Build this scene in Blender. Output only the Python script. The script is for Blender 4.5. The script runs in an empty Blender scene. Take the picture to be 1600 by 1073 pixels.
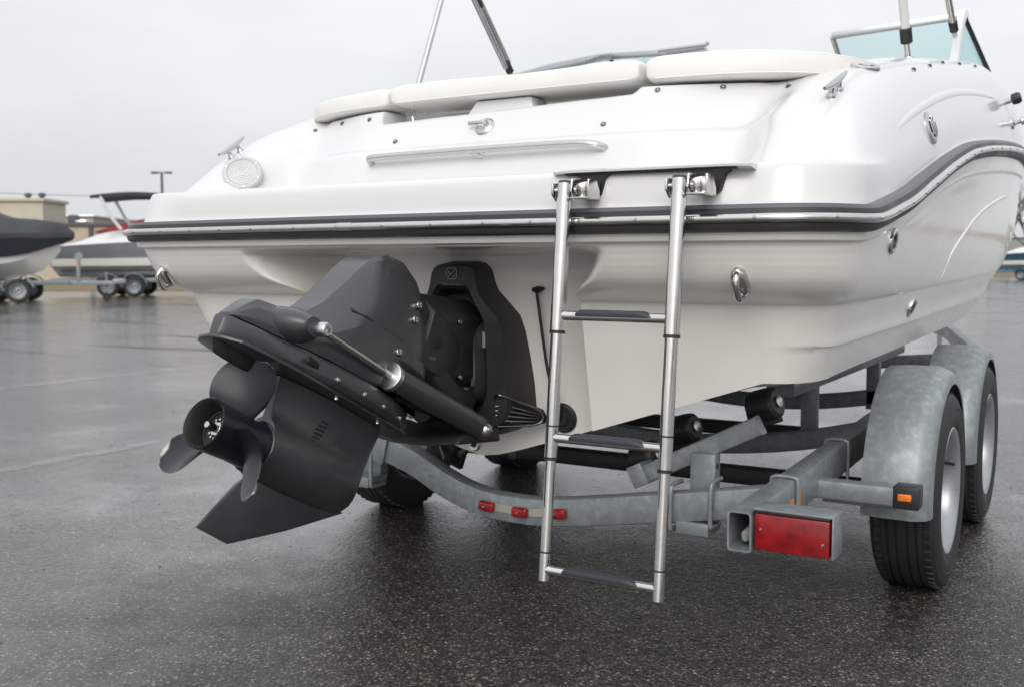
import bpy, bmesh, math, random
import numpy as np
from mathutils import Vector, Matrix
from mathutils.bvhtree import BVHTree
R_ = math.radians
scn = bpy.context.scene
COL = scn.collection

# ------------------------------------------------------------------ camera
cam = bpy.data.cameras.new("camera"); camo = bpy.data.objects.new("camera", cam); COL.objects.link(camo)
camo.location = (1.763, -2.258, 1.03)
camo.rotation_euler = (R_(90 - 4.5), 0, R_(31.2))
cam.sensor_width = 36; cam.lens = 36.0; cam.clip_start = 0.05; cam.clip_end = 1500
cam.dof.use_dof = True; cam.dof.focus_distance = 2.75; cam.dof.aperture_fstop = 4.8
scn.camera = camo

# ------------------------------------------------------------------ sky, sun, exposure
SUN_EL, SUN_ROT = 36, 160
w = bpy.data.worlds.new("World"); scn.world = w; w.use_nodes = True
nt = w.node_tree; nt.nodes.clear()
def N(t, **k):
    n = nt.nodes.new(t)
    for a, b in k.items(): setattr(n, a, b)
    return n
out = N('ShaderNodeOutputWorld'); add = N('ShaderNodeAddShader')
b1 = N('ShaderNodeBackground'); b2 = N('ShaderNodeBackground')
sky = N('ShaderNodeTexSky'); sky.sky_type = 'NISHITA'; sky.sun_disc = False
sky.sun_elevation = R_(SUN_EL); sky.sun_rotation = R_(SUN_ROT); sky.air_density = 2.0; sky.dust_density = 6.0
hs = N('ShaderNodeHueSaturation'); hs.inputs['Saturation'].default_value = 0.25
nt.links.new(sky.outputs[0], hs.inputs['Color']); nt.links.new(hs.outputs[0], b1.inputs[0]); b1.inputs[1].default_value = 0.05
# even overcast layer: brighter towards the zenith as cloud cover is, with soft cloud mottling
tc = N('ShaderNodeTexCoord'); sep = N('ShaderNodeSeparateXYZ'); nt.links.new(tc.outputs['Generated'], sep.inputs[0])
mx = N('ShaderNodeMath', operation='MAXIMUM'); nt.links.new(sep.outputs[2], mx.inputs[0]); mx.inputs[1].default_value = 0.0
m0 = N('ShaderNodeMath', operation='MULTIPLY_ADD'); nt.links.new(mx.outputs[0], m0.inputs[0]); m0.inputs[1].default_value = 0.42; m0.inputs[2].default_value = 0.08
m1 = N('ShaderNodeMath', operation='MULTIPLY_ADD'); nt.links.new(mx.outputs[0], m1.inputs[0]); nt.links.new(m0.outputs[0], m1.inputs[1]); m1.inputs[2].default_value = 0.77
mp = N('ShaderNodeMapping'); mp.inputs['Scale'].default_value = (1, 1, 3.0); nt.links.new(tc.outputs['Generated'], mp.inputs[0])
cn = N('ShaderNodeTexNoise'); cn.inputs['Scale'].default_value = 2.6; cn.inputs['Detail'].default_value = 5; cn.inputs['Roughness'].default_value = 0.55
nt.links.new(mp.outputs[0], cn.inputs['Vector'])
cr = N('ShaderNodeMapRange'); cr.inputs['From Min'].default_value = .3; cr.inputs['From Max'].default_value = .7
cr.inputs['To Min'].default_value = .90; cr.inputs['To Max'].default_value = 1.08
nt.links.new(cn.outputs['Fac'], cr.inputs['Value'])
m2 = N('ShaderNodeMath', operation='MULTIPLY'); nt.links.new(m1.outputs[0], m2.inputs[0]); nt.links.new(cr.outputs[0], m2.inputs[1])
b2.inputs[0].default_value = (0.93, 0.955, 1.0, 1); nt.links.new(m2.outputs[0], b2.inputs[1])
nt.links.new(b1.outputs[0], add.inputs[0]); nt.links.new(b2.outputs[0], add.inputs[1]); nt.links.new(add.outputs[0], out.inputs[0])

sun = bpy.data.lights.new("sun", 'SUN'); sun.energy = 1.0; sun.angle = R_(40); sun.color = (1, .97, .93)
suno = bpy.data.objects.new("sun", sun); COL.objects.link(suno); suno.location = (0, 0, 30)
suno.rotation_euler = (R_(90 - SUN_EL), 0, R_(180 - SUN_ROT))
scn.view_settings.view_transform = 'Standard'; scn.view_settings.look = 'None'
scn.view_settings.exposure = -0.08; scn.view_settings.gamma = 1.0; scn.view_settings.use_curve_mapping = False

# ------------------------------------------------------------------ materials
MATS = {}
def mat(name, base, rough=.5, metal=0., coat=0., spec=.5, bump=None, var=None, rvar=0., trans=0., coatr=.05):
    """Principled; bump=(scale,strength,dist); var=(scale,amount) brightness mottling; rvar roughness mottling"""
    m = bpy.data.materials.new(name); m.use_nodes = True; t = m.node_tree; p = t.nodes['Principled BSDF']
    p.inputs['Base Color'].default_value = (*base, 1); p.inputs['Roughness'].default_value = rough
    p.inputs['Metallic'].default_value = metal; p.inputs['Coat Weight'].default_value = coat; p.inputs['Coat Roughness'].default_value = coatr
    p.inputs['Specular IOR Level'].default_value = spec; p.inputs['Transmission Weight'].default_value = trans
    g = t.nodes.new('ShaderNodeNewGeometry')
    if var or rvar:
        n = t.nodes.new('ShaderNodeTexNoise'); n.inputs['Scale'].default_value = (var or (6, 0))[0]; n.inputs['Detail'].default_value = 6; n.inputs['Roughness'].default_value = .62
        t.links.new(g.outputs['Position'], n.inputs['Vector'])
        if var:
            r = t.nodes.new('ShaderNodeMapRange'); r.inputs[1].default_value = .28; r.inputs[2].default_value = .72
            r.inputs[3].default_value = 1 - var[1]; r.inputs[4].default_value = 1 + var[1]; t.links.new(n.outputs['Fac'], r.inputs[0])
            v = t.nodes.new('ShaderNodeVectorMath'); v.operation = 'SCALE'; v.inputs[0].default_value = base; t.links.new(r.outputs[0], v.inputs['Scale'])
            t.links.new(v.outputs[0], p.inputs['Base Color'])
        if rvar:
            r2 = t.nodes.new('ShaderNodeMapRange'); r2.inputs[1].default_value = .3; r2.inputs[2].default_value = .7
            r2.inputs[3].default_value = max(.02, rough - rvar); r2.inputs[4].default_value = rough + rvar
            t.links.new(n.outputs['Fac'], r2.inputs[0]); t.links.new(r2.outputs[0], p.inputs['Roughness'])
    if bump:
        n2 = t.nodes.new('ShaderNodeTexNoise'); n2.inputs['Scale'].default_value = bump[0]; n2.inputs['Detail'].default_value = 3
        t.links.new(g.outputs['Position'], n2.inputs['Vector'])
        b = t.nodes.new('ShaderNodeBump'); b.inputs['Strength'].default_value = bump[1]; b.inputs['Distance'].default_value = bump[2]
        t.links.new(n2.outputs['Fac'], b.inputs['Height']); t.links.new(b.outputs[0], p.inputs['Normal'])
    MATS[name] = m
    return m
mat('gelcoat_deck', (.66, .662, .662), .18, coat=.3, bump=(5, .25, .003), rvar=.05, var=(2.5, .012))
mat('gelcoat_hull', (.84, .82, .775), .16, coat=.3, bump=(4, .2, .003), rvar=.05, var=(3.5, .02))
mat('vinyl', (.78, .77, .735), .42, bump=(14, .35, .006), var=(8, .02))
mat('black_rubber', (.018, .018, .02), .45, bump=(60, .2, .001), rvar=.1)
mat('rail_grey', (.10, .10, .115), .38)
mat('stainless', (.60, .59, .575), .12, metal=1, rvar=.05, var=(40, .06))
mat('polished_tube', (.66, .65, .63), .045, metal=1, var=(30, .05))
mat('dark_chrome', (.22, .22, .22), .18, metal=1)
mat('chrome', (.56, .56, .56), .07, metal=1)
mat('aluminium', (.55, .56, .57), .3, metal=1, rvar=.06)
mat('drive_paint', (.044, .045, .050), .33, coat=.25, coatr=.2, var=(9, .12), rvar=.10, bump=(500, .08, .0004))
mat('drive_dark', (.020, .020, .0205), .48, var=(14, .2), rvar=.08, bump=(260, .12, .0006))
mat('drive_satin', (.06, .062, .066), .3, coat=.2, coatr=.2, var=(12, .1))
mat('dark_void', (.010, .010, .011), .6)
mat('label_grey', (.30, .30, .30), .5)
mat('speaker_grey', (.52, .52, .52), .5)
mat('white_plastic', (.70, .70, .69), .3)
mat('tyre_rubber', (.019, .019, .020), .62, var=(20, .2), bump=(120, .25, .002))
mat('rim_silver', (.34, .36, .38), .34, metal=.55, var=(14, .1), rvar=.08)
mat('red_lens', (.24, .004, .007), .15, coat=.3, var=(26, .45))
mat('amber_lens', (.85, .19, .012), .2, coat=.5)
mat('strip_grey', (.34, .33, .30), .5)
mat('orange_mark', (.75, .22, .03), .45)
mat('pad_grey', (.035, .037, .046), .5, bump=(300, .2, .0005))
mat('cream_render', (.50, .46, .38), .8, var=(1.2, .06))
mat('tan_render', (.47, .40, .32), .8, var=(1.5, .06))
mat('red_awning', (.25, .02, .03), .6)
mat('roof_dark', (.09, .09, .10), .7)
mat('cover_cloth', (.040, .044, .052), .75, var=(2.0, .25), bump=(3, .6, .05))
mat('navy_hull', (.008, .010, .022), .2, coat=.5)
mat('grey_hull', (.16, .165, .18), .2, coat=.4)
mat('teal_hull', (.02, .06, .085), .2, coat=.4)
mat('blue_steel', (.08, .20, .30), .4)
mat('bark', (.07, .058, .05), .9)
mat('concrete', (.30, .30, .29), .8, var=(3, .1))

def galv():
    m = mat('galvanised', (.40, .43, .45), .40, metal=.35, rvar=.12)
    t = m.node_tree; p = t.nodes['Principled BSDF']; g = t.nodes.new('ShaderNodeNewGeometry')
    v = t.nodes.new('ShaderNodeTexVoronoi'); v.inputs['Scale'].default_value = 55; t.links.new(g.outputs['Position'], v.inputs['Vector'])
    mp = t.nodes.new('ShaderNodeMapping'); mp.inputs['Scale'].default_value = (30, 30, 6); t.links.new(g.outputs['Position'], mp.inputs[0])
    n = t.nodes.new('ShaderNodeTexNoise'); n.inputs['Scale'].default_value = 1.0; n.inputs['Detail'].default_value = 7; n.inputs['Roughness'].default_value = .65; t.links.new(mp.outputs[0], n.inputs['Vector'])
    n2 = t.nodes.new('ShaderNodeTexNoise'); n2.inputs['Scale'].default_value = 34; n2.inputs['Detail'].default_value = 7; t.links.new(g.outputs['Position'], n2.inputs['Vector'])
    a = t.nodes.new('ShaderNodeMath'); a.operation = 'MULTIPLY_ADD'; t.links.new(n.outputs['Fac'], a.inputs[0]); a.inputs[1].default_value = .45
    a0 = t.nodes.new('ShaderNodeMath'); a0.operation = 'MULTIPLY_ADD'; t.links.new(n2.outputs['Fac'], a0.inputs[0]); a0.inputs[1].default_value = .34; a0.inputs[2].default_value = .36; t.links.new(a0.outputs[0], a.inputs[2])
    s = t.nodes.new('ShaderNodeSeparateColor'); t.links.new(v.outputs['Color'], s.inputs[0])
    a2 = t.nodes.new('ShaderNodeMath'); a2.operation = 'MULTIPLY_ADD'; t.links.new(s.outputs[0], a2.inputs[0]); a2.inputs[1].default_value = .13; t.links.new(a.outputs[0], a2.inputs[2])
    r = t.nodes.new('ShaderNodeValToRGB'); r.color_ramp.elements[0].position = .55; r.color_ramp.elements[0].color = (.19, .213, .226, 1)
    r.color_ramp.elements[1].position = 1.15 if False else 1.0; r.color_ramp.elements[1].color = (.34, .372, .388, 1)
    e = r.color_ramp.elements.new(.80); e.color = (.235, .262, .276, 1)
    t.links.new(a2.outputs[0], r.inputs[0]); t.links.new(r.outputs[0], p.inputs['Base Color'])
galv()

def glass(name, tint, gloss=.03):
    m = bpy.data.materials.new(name); m.use_nodes = True; t = m.node_tree; t.nodes.clear()
    o = t.nodes.new('ShaderNodeOutputMaterial'); mix = t.nodes.new('ShaderNodeMixShader'); tr = t.nodes.new('ShaderNodeBsdfTransparent')
    gl = t.nodes.new('ShaderNodeBsdfGlossy'); fr = t.nodes.new('ShaderNodeMapRange'); lw = t.nodes.new('ShaderNodeLayerWeight'); lw.inputs[0].default_value = .25; t.links.new(lw.outputs['Facing'], fr.inputs[0]); fr.inputs[1].default_value = .2; fr.inputs[3].default_value = .04; fr.inputs[4].default_value = .35
    tr.inputs[0].default_value = (*tint, 1); gl.inputs['Roughness'].default_value = gloss
    t.links.new(fr.outputs[0], mix.inputs[0]); t.links.new(tr.outputs[0], mix.inputs[1]); t.links.new(gl.outputs[0], mix.inputs[2]); t.links.new(mix.outputs[0], o.inputs[0])
    MATS[name] = m
glass('tinted_glass', (.86, .945, .95)); glass('far_glass', (.25, .3, .32))

def prop_mat():
    m = mat('propeller_paint', (.012, .016, .022), .25, coat=.0, spec=.28)
    t = m.node_tree; p = t.nodes['Principled BSDF']
    tc = t.nodes.new('ShaderNodeTexCoord'); s = t.nodes.new('ShaderNodeSeparateXYZ'); t.links.new(tc.outputs['Object'], s.inputs[0])
    c = t.nodes.new('ShaderNodeCombineXYZ'); t.links.new(s.outputs[0], c.inputs[0]); t.links.new(s.outputs[2], c.inputs[2])
    l = t.nodes.new('ShaderNodeVectorMath'); l.operation = 'LENGTH'; t.links.new(c.outputs[0], l.inputs[0])
    n = t.nodes.new('ShaderNodeTexNoise'); n.inputs['Scale'].default_value = 26; n.inputs['Detail'].default_value = 4; n.inputs['Roughness'].default_value = .5
    t.links.new(tc.outputs['Object'], n.inputs['Vector'])
    a = t.nodes.new('ShaderNodeMath'); a.operation = 'MULTIPLY_ADD'; t.links.new(n.outputs['Fac'], a.inputs[0]); a.inputs[1].default_value = .024; t.links.new(l.outputs['Value'], a.inputs[2])
    r = t.nodes.new('ShaderNodeMapRange'); r.inputs[1].default_value = .1935; r.inputs[2].default_value = .1985; t.links.new(a.outputs[0], r.inputs[0])
    mix = t.nodes.new('ShaderNodeMix'); mix.data_type = 'RGBA'; t.links.new(r.outputs[0], mix.inputs[0])
    mix.inputs[6].default_value = (.012, .016, .022, 1); mix.inputs[7].default_value = (.50, .49, .46, 1)
    t.links.new(mix.outputs[2], p.inputs['Base Color'])
    mr = t.nodes.new('ShaderNodeMapRange'); mr.inputs[3].default_value = .22; mr.inputs[4].default_value = .5; t.links.new(r.outputs[0], mr.inputs[0]); t.links.new(mr.outputs[0], p.inputs['Roughness'])
prop_mat()

def asphalt():
    m = bpy.data.materials.new('wet_asphalt'); m.use_nodes = True; t = m.node_tree; p = t.nodes['Principled BSDF']; L = t.links.new
    g = t.nodes.new('ShaderNodeNewGeometry').outputs['Position']
    def noise(s, d=4, r=.55, vec=None):
        n = t.nodes.new('ShaderNodeTexNoise'); n.inputs['Scale'].default_value = s; n.inputs['Detail'].default_value = d; n.inputs['Roughness'].default_value = r; L(vec or g, n.inputs['Vector']); return n.outputs['Fac']
    def mr(x, a, b, c, d, clamp=True):
        n = t.nodes.new('ShaderNodeMapRange'); n.clamp = clamp
        for i, v in enumerate((a, b, c, d)): n.inputs[i + 1].default_value = v
        L(x, n.inputs[0]); return n.outputs[0]
    def mul(a, b):
        n = t.nodes.new('ShaderNodeMath'); n.operation = 'MULTIPLY'
        for i, v in enumerate((a, b)):
            if isinstance(v, (int, float)): n.inputs[i].default_value = v
            else: L(v, n.inputs[i])
        return n.outputs[0]
    def addm(a, b):
        n = t.nodes.new('ShaderNodeMath'); n.operation = 'ADD'
        for i, v in enumerate((a, b)):
            if isinstance(v, (int, float)): n.inputs[i].default_value = v
            else: L(v, n.inputs[i])
        return n.outputs[0]
    def vor(s, out='Distance'):
        n = t.nodes.new('ShaderNodeTexVoronoi'); n.inputs['Scale'].default_value = s; L(g, n.inputs['Vector']); return n
    pud = mr(noise(.45, 5, .6), .46, .60, 0, 1)          # standing water film
    pud2 = mr(noise(2.3, 4, .6), .45, .62, 0, 1)
    wet = addm(mul(pud, .65), mul(pud2, .35))
    v1 = vor(120); v2 = vor(210); v3 = vor(38)
    sc = t.nodes.new('ShaderNodeSeparateColor'); L(v1.outputs['Color'], sc.inputs[0])
    sc3 = t.nodes.new('ShaderNodeSeparateColor'); L(v3.outputs['Color'], sc3.inputs[0])
    # base colour: tarry binder with brownish and pale chips of stone
    ramp = t.nodes.new('ShaderNodeValToRGB'); ramp.color_ramp.interpolation = 'LINEAR'
    el = ramp.color_ramp.elements; el[0].position = 0; el[0].color = (.030, .027, .023, 1); el[1].position = 1; el[1].color = (.34, .31, .25, 1)
    for ps, c in ((.40, (.052, .046, .037)), (.72, (.088, .078, .063)), (.90, (.15, .135, .11)), (.97, (.19, .17, .138))): e = el.new(ps); e.color = (*c, 1)
    L(sc.outputs[0], ramp.inputs[0])
    edge = mr(v1.outputs['Distance'], .25, .55, 1.1, .22)
    big = mul(mr(noise(1.1, 5, .6), .3, .7, .92, 1.55), mr(noise(13, 4, .6), .3, .7, .65, 1.4))
    vs = t.nodes.new('ShaderNodeVectorMath'); vs.operation = 'SCALE'; L(ramp.outputs[0], vs.inputs[0]); L(mul(edge, big), vs.inputs['Scale'])
    L(vs.outputs[0], p.inputs['Base Color'])
    p.inputs['Roughness'].default_value = .55
    p.inputs['Specular IOR Level'].default_value = .4
    h = addm(addm(mul(mr(v1.outputs['Distance'], 0, .6, 1, 0), .5), mul(noise(140, 4, .6), .45)), addm(mul(mr(v3.outputs['Distance'], 0, .6, 1, 0), mul(sc3.outputs[0], .45)), mul(noise(22, 4), .6)))
    def bump(hh, dist, st, prev=None):
        b = t.nodes.new('ShaderNodeBump'); b.inputs['Distance'].default_value = dist; L(hh, b.inputs['Height'])
        if isinstance(st, (int, float)): b.inputs['Strength'].default_value = st
        else: L(st, b.inputs['Strength'])
        if prev is not None: L(prev, b.inputs['Normal'])
        return b.outputs[0]
    big_n = bump(noise(3.0, 3), .05, .06)
    L(bump(h, .006, .7, big_n), p.inputs['Normal'])
    # the water film lies over it as a clear coat: smooth in puddles, following the stones elsewhere; pits and tar seams break it
    def maxm(a, b):
        n = t.nodes.new('ShaderNodeMath'); n.operation = 'MAXIMUM'; L(a, n.inputs[0]); L(b, n.inputs[1]); return n.outputs[0]
    v4 = vor(26); sc4 = t.nodes.new('ShaderNodeSeparateColor'); L(v4.outputs['Color'], sc4.inputs[0])
    pit = mul(mr(v4.outputs['Distance'], .10, .22, 1, 0), mr(sc4.outputs[1], .72, .78, 0, 1))
    mp = t.nodes.new('ShaderNodeMapping'); mp.inputs['Rotation'].default_value = (0, 0, .35); mp.inputs['Scale'].default_value = (.16, 1.5, 1); L(g, mp.inputs[0])
    sx_ = t.nodes.new('ShaderNodeSeparateXYZ'); L(g, sx_.inputs[0])
    seam = mul(mr(noise(1.0, 4, .6, mp.outputs[0]), .58, .66, 0, .9), mr(sx_.outputs[0], -6.5, -5, 1, 0))
    v5 = vor(70)
    hf = addm(mul(noise(120, 5, .7), .7), addm(mul(mr(v5.outputs['Distance'], 0, .6, 1, 0), .7), mul(mr(v3.outputs['Distance'], 0, .6, 1, 0), .35)))
    L(bump(hf, .008, mr(wet, 0, 1, .48, .08), big_n), p.inputs['Coat Normal'])
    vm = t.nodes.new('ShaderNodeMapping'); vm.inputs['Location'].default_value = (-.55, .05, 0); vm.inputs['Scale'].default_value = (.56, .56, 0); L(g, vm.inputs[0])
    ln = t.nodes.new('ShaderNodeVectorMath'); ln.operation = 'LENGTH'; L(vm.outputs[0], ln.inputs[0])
    stern_shade = mr(addm(ln.outputs['Value'], mul(noise(3.5, 5, .65), .7)), 1.05, 1.55, .75, 0)     # shade about the stern painted in by weakening the film
    L(mul(mr(maxm(pit, seam), 0, 1, 1.0, .12), mr(stern_shade, 0, 1, 1, 0)), p.inputs['Coat Weight']); L(addm(mr(wet, 0, 1, .12, .03), mul(noise(60, 3), .04)), p.inputs['Coat Roughness'])
    p.inputs['Coat IOR'].default_value = 1.9
    MATS['wet_asphalt'] = m
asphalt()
def paint():
    m = mat('worn_paint', (.52, .52, .51), .25)
    t = m.node_tree; p = t.nodes['Principled BSDF']; g = t.nodes.new('ShaderNodeNewGeometry')
    n = t.nodes.new('ShaderNodeTexNoise'); n.inputs['Scale'].default_value = 5; n.inputs['Detail'].default_value = 9; n.inputs['Roughness'].default_value = .75; t.links.new(g.outputs['Position'], n.inputs['Vector'])
    r = t.nodes.new('ShaderNodeMapRange'); r.inputs[1].default_value = .36; r.inputs[2].default_value = .68; r.inputs[3].default_value = .01; r.inputs[4].default_value = .42
    t.links.new(n.outputs['Fac'], r.inputs[0]); t.links.new(r.outputs[0], p.inputs['Alpha'])
paint()
mat('dead_grass', (.20, .145, .07), .9, var=(3, .3), bump=(12, 1, .1))
mat('pebble_stone', (.10, .092, .08), .35, var=(60, .7))

# ------------------------------------------------------------------ mesh helpers
def new_mesh(name, V, F, m, smooth=True, angle=32):
    me = bpy.data.meshes.new(name); me.from_pydata([tuple(map(float, v)) for v in V], [], F); me.validate(); me.update()
    if m: me.materials.append(MATS[m])
    if smooth:
        me.polygons.foreach_set('use_smooth', [True] * len(me.polygons)); me.set_sharp_from_angle(angle=R_(angle))
    return me
def fix(me):
    bm = bmesh.new(); bm.from_mesh(me); bmesh.ops.recalc_face_normals(bm, faces=bm.faces); bm.to_mesh(me); bm.free()
def obj(name, me, parent=None, loc=None, rot=None):
    o = bpy.data.objects.new(name, me); COL.objects.link(o)
    if parent is not None:
        o.parent = parent
        if loc is None: o.matrix_parent_inverse = wm(parent).inverted()
    if loc is not None: o.location = loc
    if rot is not None: o.rotation_euler = rot
    return o
def wm(o):
    M = o.matrix_basis.copy()
    if o.parent is not None: M = wm(o.parent) @ o.matrix_parent_inverse @ M
    return M
def empty(name, loc, label=None, cat=None, group=None, parent=None):
    o = bpy.data.objects.new(name, None); COL.objects.link(o); o.empty_display_size = .1
    if parent is not None: o.parent = parent; o.matrix_parent_inverse = wm(parent).inverted()
    o.location = loc
    if label: tag(o, label, cat, group)
    return o
def tag(o, label=None, cat=None, group=None, kind=None):
    if label: o['label'] = label
    if cat: o['category'] = cat
    if group: o['group'] = group
    if kind: o['kind'] = kind
    return o
class MB:
    """collects pieces of ONE part"""
    def __init__(s): s.V = []; s.F = []
    def add(s, V, F):
        k = len(s.V); s.V += [tuple(v) for v in V]; s.F += [[i + k for i in f] for f in F]; return s
    def box(s, c, d, rot=None, bev=.0, seg=2):
        bm = bmesh.new(); bmesh.ops.create_cube(bm, size=1); bmesh.ops.scale(bm, vec=d, verts=bm.verts)
        if bev: bmesh.ops.bevel(bm, geom=bm.edges[:], offset=bev, segments=seg, affect='EDGES', profile=.5)
        M = Matrix.Translation(c) @ (rot.to_4x4() if rot is not None else Matrix())
        bm.verts.index_update(); s.add([M @ v.co for v in bm.verts], [[v.index for v in f.verts] for f in bm.faces]); bm.free(); return s
    def tube(s, P, r, n=14, cap=True, closed=False):
        P = [Vector(p) for p in P]; m = len(P); rr = r if isinstance(r, (list, tuple)) else [r] * m
        T = []
        for i in range(m):
            a = P[(i - 1) % m] if (closed or i > 0) else P[i]; b = P[(i + 1) % m] if (closed or i < m - 1) else P[i]
            T.append((b - a).normalized())
        u = T[0].orthogonal().normalized(); V = []
        for i in range(m):
            u = (u - T[i] * u.dot(T[i]))
            u = u.normalized() if u.length > 1e-6 else T[i].orthogonal().normalized()
            v = T[i].cross(u)
            for k in range(n):
                a = 2 * math.pi * k / n; V.append(P[i] + (u * math.cos(a) + v * math.sin(a)) * rr[i])
        F = []
        for i in range(m if closed else m - 1):
            j = (i + 1) % m
            for k in range(n): F.append([i * n + k, i * n + (k + 1) % n, j * n + (k + 1) % n, j * n + k])
        if cap and not closed: F.append(list(range(n))[::-1]); F.append([(m - 1) * n + k for k in range(n)])
        return s.add(V, F)
    def lathe(s, prof, M=Matrix(), n=32, caps=True):
        """prof: (r, h) along local Z"""
        V = []; F = []
        for r, h in prof:
            for k in range(n):
                a = 2 * math.pi * k / n; V.append(M @ Vector((r * math.cos(a), r * math.sin(a), h)))
        for i in range(len(prof) - 1):
            for k in range(n): F.append([i * n + k, i * n + (k + 1) % n, (i + 1) * n + (k + 1) % n, (i + 1) * n + k])
        if caps:
            if prof[0][0] > 1e-4: F.append(list(range(n))[::-1])
            if prof[-1][0] > 1e-4: F.append([(len(prof) - 1) * n + k for k in range(n)])
        return s.add(V, F)
    def loft(s, secs, closed=True, caps=True):
        n = len(secs[0]); V = [p for sec in secs for p in sec]; F = []
        for i in range(len(secs) - 1):
            for k in range(n if closed else n - 1): F.append([i * n + k, i * n + (k + 1) % n, (i + 1) * n + (k + 1) % n, (i + 1) * n + k])
        if caps: F.append(list(range(n))[::-1]); F.append([(len(secs) - 1) * n + k for k in range(n)])
        return s.add(V, F)
    def poly(s, pts, d, rot=None):
        """prism: pts polygon (3D), extruded by vector d"""
        n = len(pts); d = Vector(d); V = [Vector(p) for p in pts] + [Vector(p) + d for p in pts]
        F = [list(range(n))[::-1], [n + k for k in range(n)]] + [[k, (k + 1) % n, n + (k + 1) % n, n + k] for k in range(n)]
        return s.add(V, F)
    def mesh(s, name, m, bev=0, seg=2, angle=32, smooth=True):
        me = new_mesh(name, s.V, s.F, m, False); bm = bmesh.new(); bm.from_mesh(me)
        bmesh.ops.remove_doubles(bm, verts=bm.verts, dist=1e-6)
        bmesh.ops.recalc_face_normals(bm, faces=bm.faces)
        if bev:
            ed = [e for e in bm.edges if len(e.link_faces) == 2 and e.calc_face_angle(0) > R_(40)]
            bmesh.ops.bevel(bm, geom=ed, offset=bev, segments=seg, affect='EDGES', profile=.5, clamp_overlap=True)
        bm.to_mesh(me); bm.free()
        if smooth:
            me.polygons.foreach_set('use_smooth', [True] * len(me.polygons)); me.set_sharp_from_angle(angle=R_(angle))
        return me
    def build(s, name, m, parent=None, bev=0, seg=2, angle=32, smooth=True, loc=None, rot=None):
        return obj(name, s.mesh(name, m, bev, seg, angle, smooth), parent, loc, rot)
def AX(p, d):
    """matrix taking local Z to direction d at p"""
    return Matrix.Translation(Vector(p)) @ Vector((0, 0, 1)).rotation_difference(Vector(d)).to_matrix().to_4x4()
def spl(xs, ys):
    xs = np.array(xs, float); ys = np.array(ys, float); h = np.diff(xs); dl = np.diff(ys) / h; n = len(xs); d = np.zeros(n)
    for i in range(1, n - 1):
        if dl[i - 1] * dl[i] > 0:
            w1 = 2 * h[i] + h[i - 1]; w2 = h[i] + 2 * h[i - 1]; d[i] = (w1 + w2) / (w1 / dl[i - 1] + w2 / dl[i])
    d[0] = dl[0]; d[-1] = dl[-1]
    def f(x):
        x = min(max(x, xs[0]), xs[-1]); i = min(int(np.searchsorted(xs, x, 'right')) - 1, n - 2); i = max(i, 0); t = (x - xs[i]) / h[i]
        return float((2 * t**3 - 3 * t**2 + 1) * ys[i] + (t**3 - 2 * t**2 + t) * h[i] * d[i] + (-2 * t**3 + 3 * t**2) * ys[i + 1] + (t**3 - t**2) * h[i] * d[i + 1])
    return f
def ss(a, b, x):
    t = min(max((x - a) / (b - a), 0), 1); return t * t * (3 - 2 * t)
def smooth_path(P, n=8):
    """Catmull-Rom through P"""
    P = [Vector(p) for p in P]; out = []
    for i in range(len(P) - 1):
        p0 = P[max(i - 1, 0)]; p1 = P[i]; p2 = P[i + 1]; p3 = P[min(i + 2, len(P) - 1)]
        for k in range(n):
            t = k / n
            out.append(.5 * ((2 * p1) + (p2 - p0) * t + (2 * p0 - 5 * p1 + 4 * p2 - p3) * t * t + (3 * p1 - p0 - 3 * p2 + p3) * t**3))
    out.append(P[-1]); return out
rnd = random.Random(7)

# ================================================================== ground
def sheet(name, pts, z, m):
    return obj(name, new_mesh(name, [(x, y, z) for x, y in pts], [list(range(len(pts)))], m, False))
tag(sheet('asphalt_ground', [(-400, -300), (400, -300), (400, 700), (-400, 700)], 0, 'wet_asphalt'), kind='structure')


# ================================================================== main boat
boat = empty('motorboat', (0, 3, 0), 'large white motorboat seen from its stern, resting on the galvanised trailer', 'boat')
XR = spl([.24, .9, 1.5, 2.2, 2.9, 3.6, 4.5, 5.5, 6.3, 6.8], [1.23, 1.248, 1.265, 1.282, 1.29, 1.265, 1.15, .82, .40, 0])
XM = spl([.38, 1.5, 2.8, 3.6, 4.5, 5.5, 6.5], [1.15, 1.19, 1.215, 1.17, 1.0, .62, 0])
XB = spl([.36, 1.5, 2.8, 3.6, 4.5, 5.3, 6.0], [1.08, 1.10, 1.10, 1.02, .78, .42, 0])
ZR = spl([0, .15, .5, .9, 1.2, 1.6, 2.2, 2.8, 3.6, 5, 6.8], [1.13, 1.13, 1.175, 1.265, 1.335, 1.41, 1.475, 1.52, 1.555, 1.6, 1.65])
ZM = spl([0, .3, 1.2, 3.1, 5, 6.5], [.925, .925, .943, .992, 1.12, 1.38])
ZB = spl([0, .36, .72, 1.3, 2.75, 4, 5, 6.0], [.722, .724, .734, .746, .772, .84, .97, 1.25])
ZD = spl([0, .16, .24, .37, .55, .70, .85, 1.15, 1.9, 2.5, 2.9, 3.9, 5, 6.8], [1.262, 1.268, 1.300, 1.392, 1.488, 1.548, 1.60, 1.67, 1.80, 1.892, 1.95, 1.99, 1.97, 1.9])
DEADRISE = .34
def zkeel(x): return .411 + DEADRISE * (math.sqrt(x * x + .0036) - .06 * .8)
cols = []   # (R, M, B, I, zone, x)
sx = list(np.linspace(0, .38, 8)) + list(np.linspace(.385, .66, 60)) + list(np.linspace(.69, 1.03, 13))
for x in sx:
    cols.append(((x, .03 * (x / 1.03) ** 2), (x - .05 * ss(.66, 1.03, x), .225), (x - .07 * ss(.6, 1.03, x), .30), (x * .95 / 1.03, .72 + .16 * ss(.5, 1.03, x)), 'stern', x, 0.0))
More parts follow.
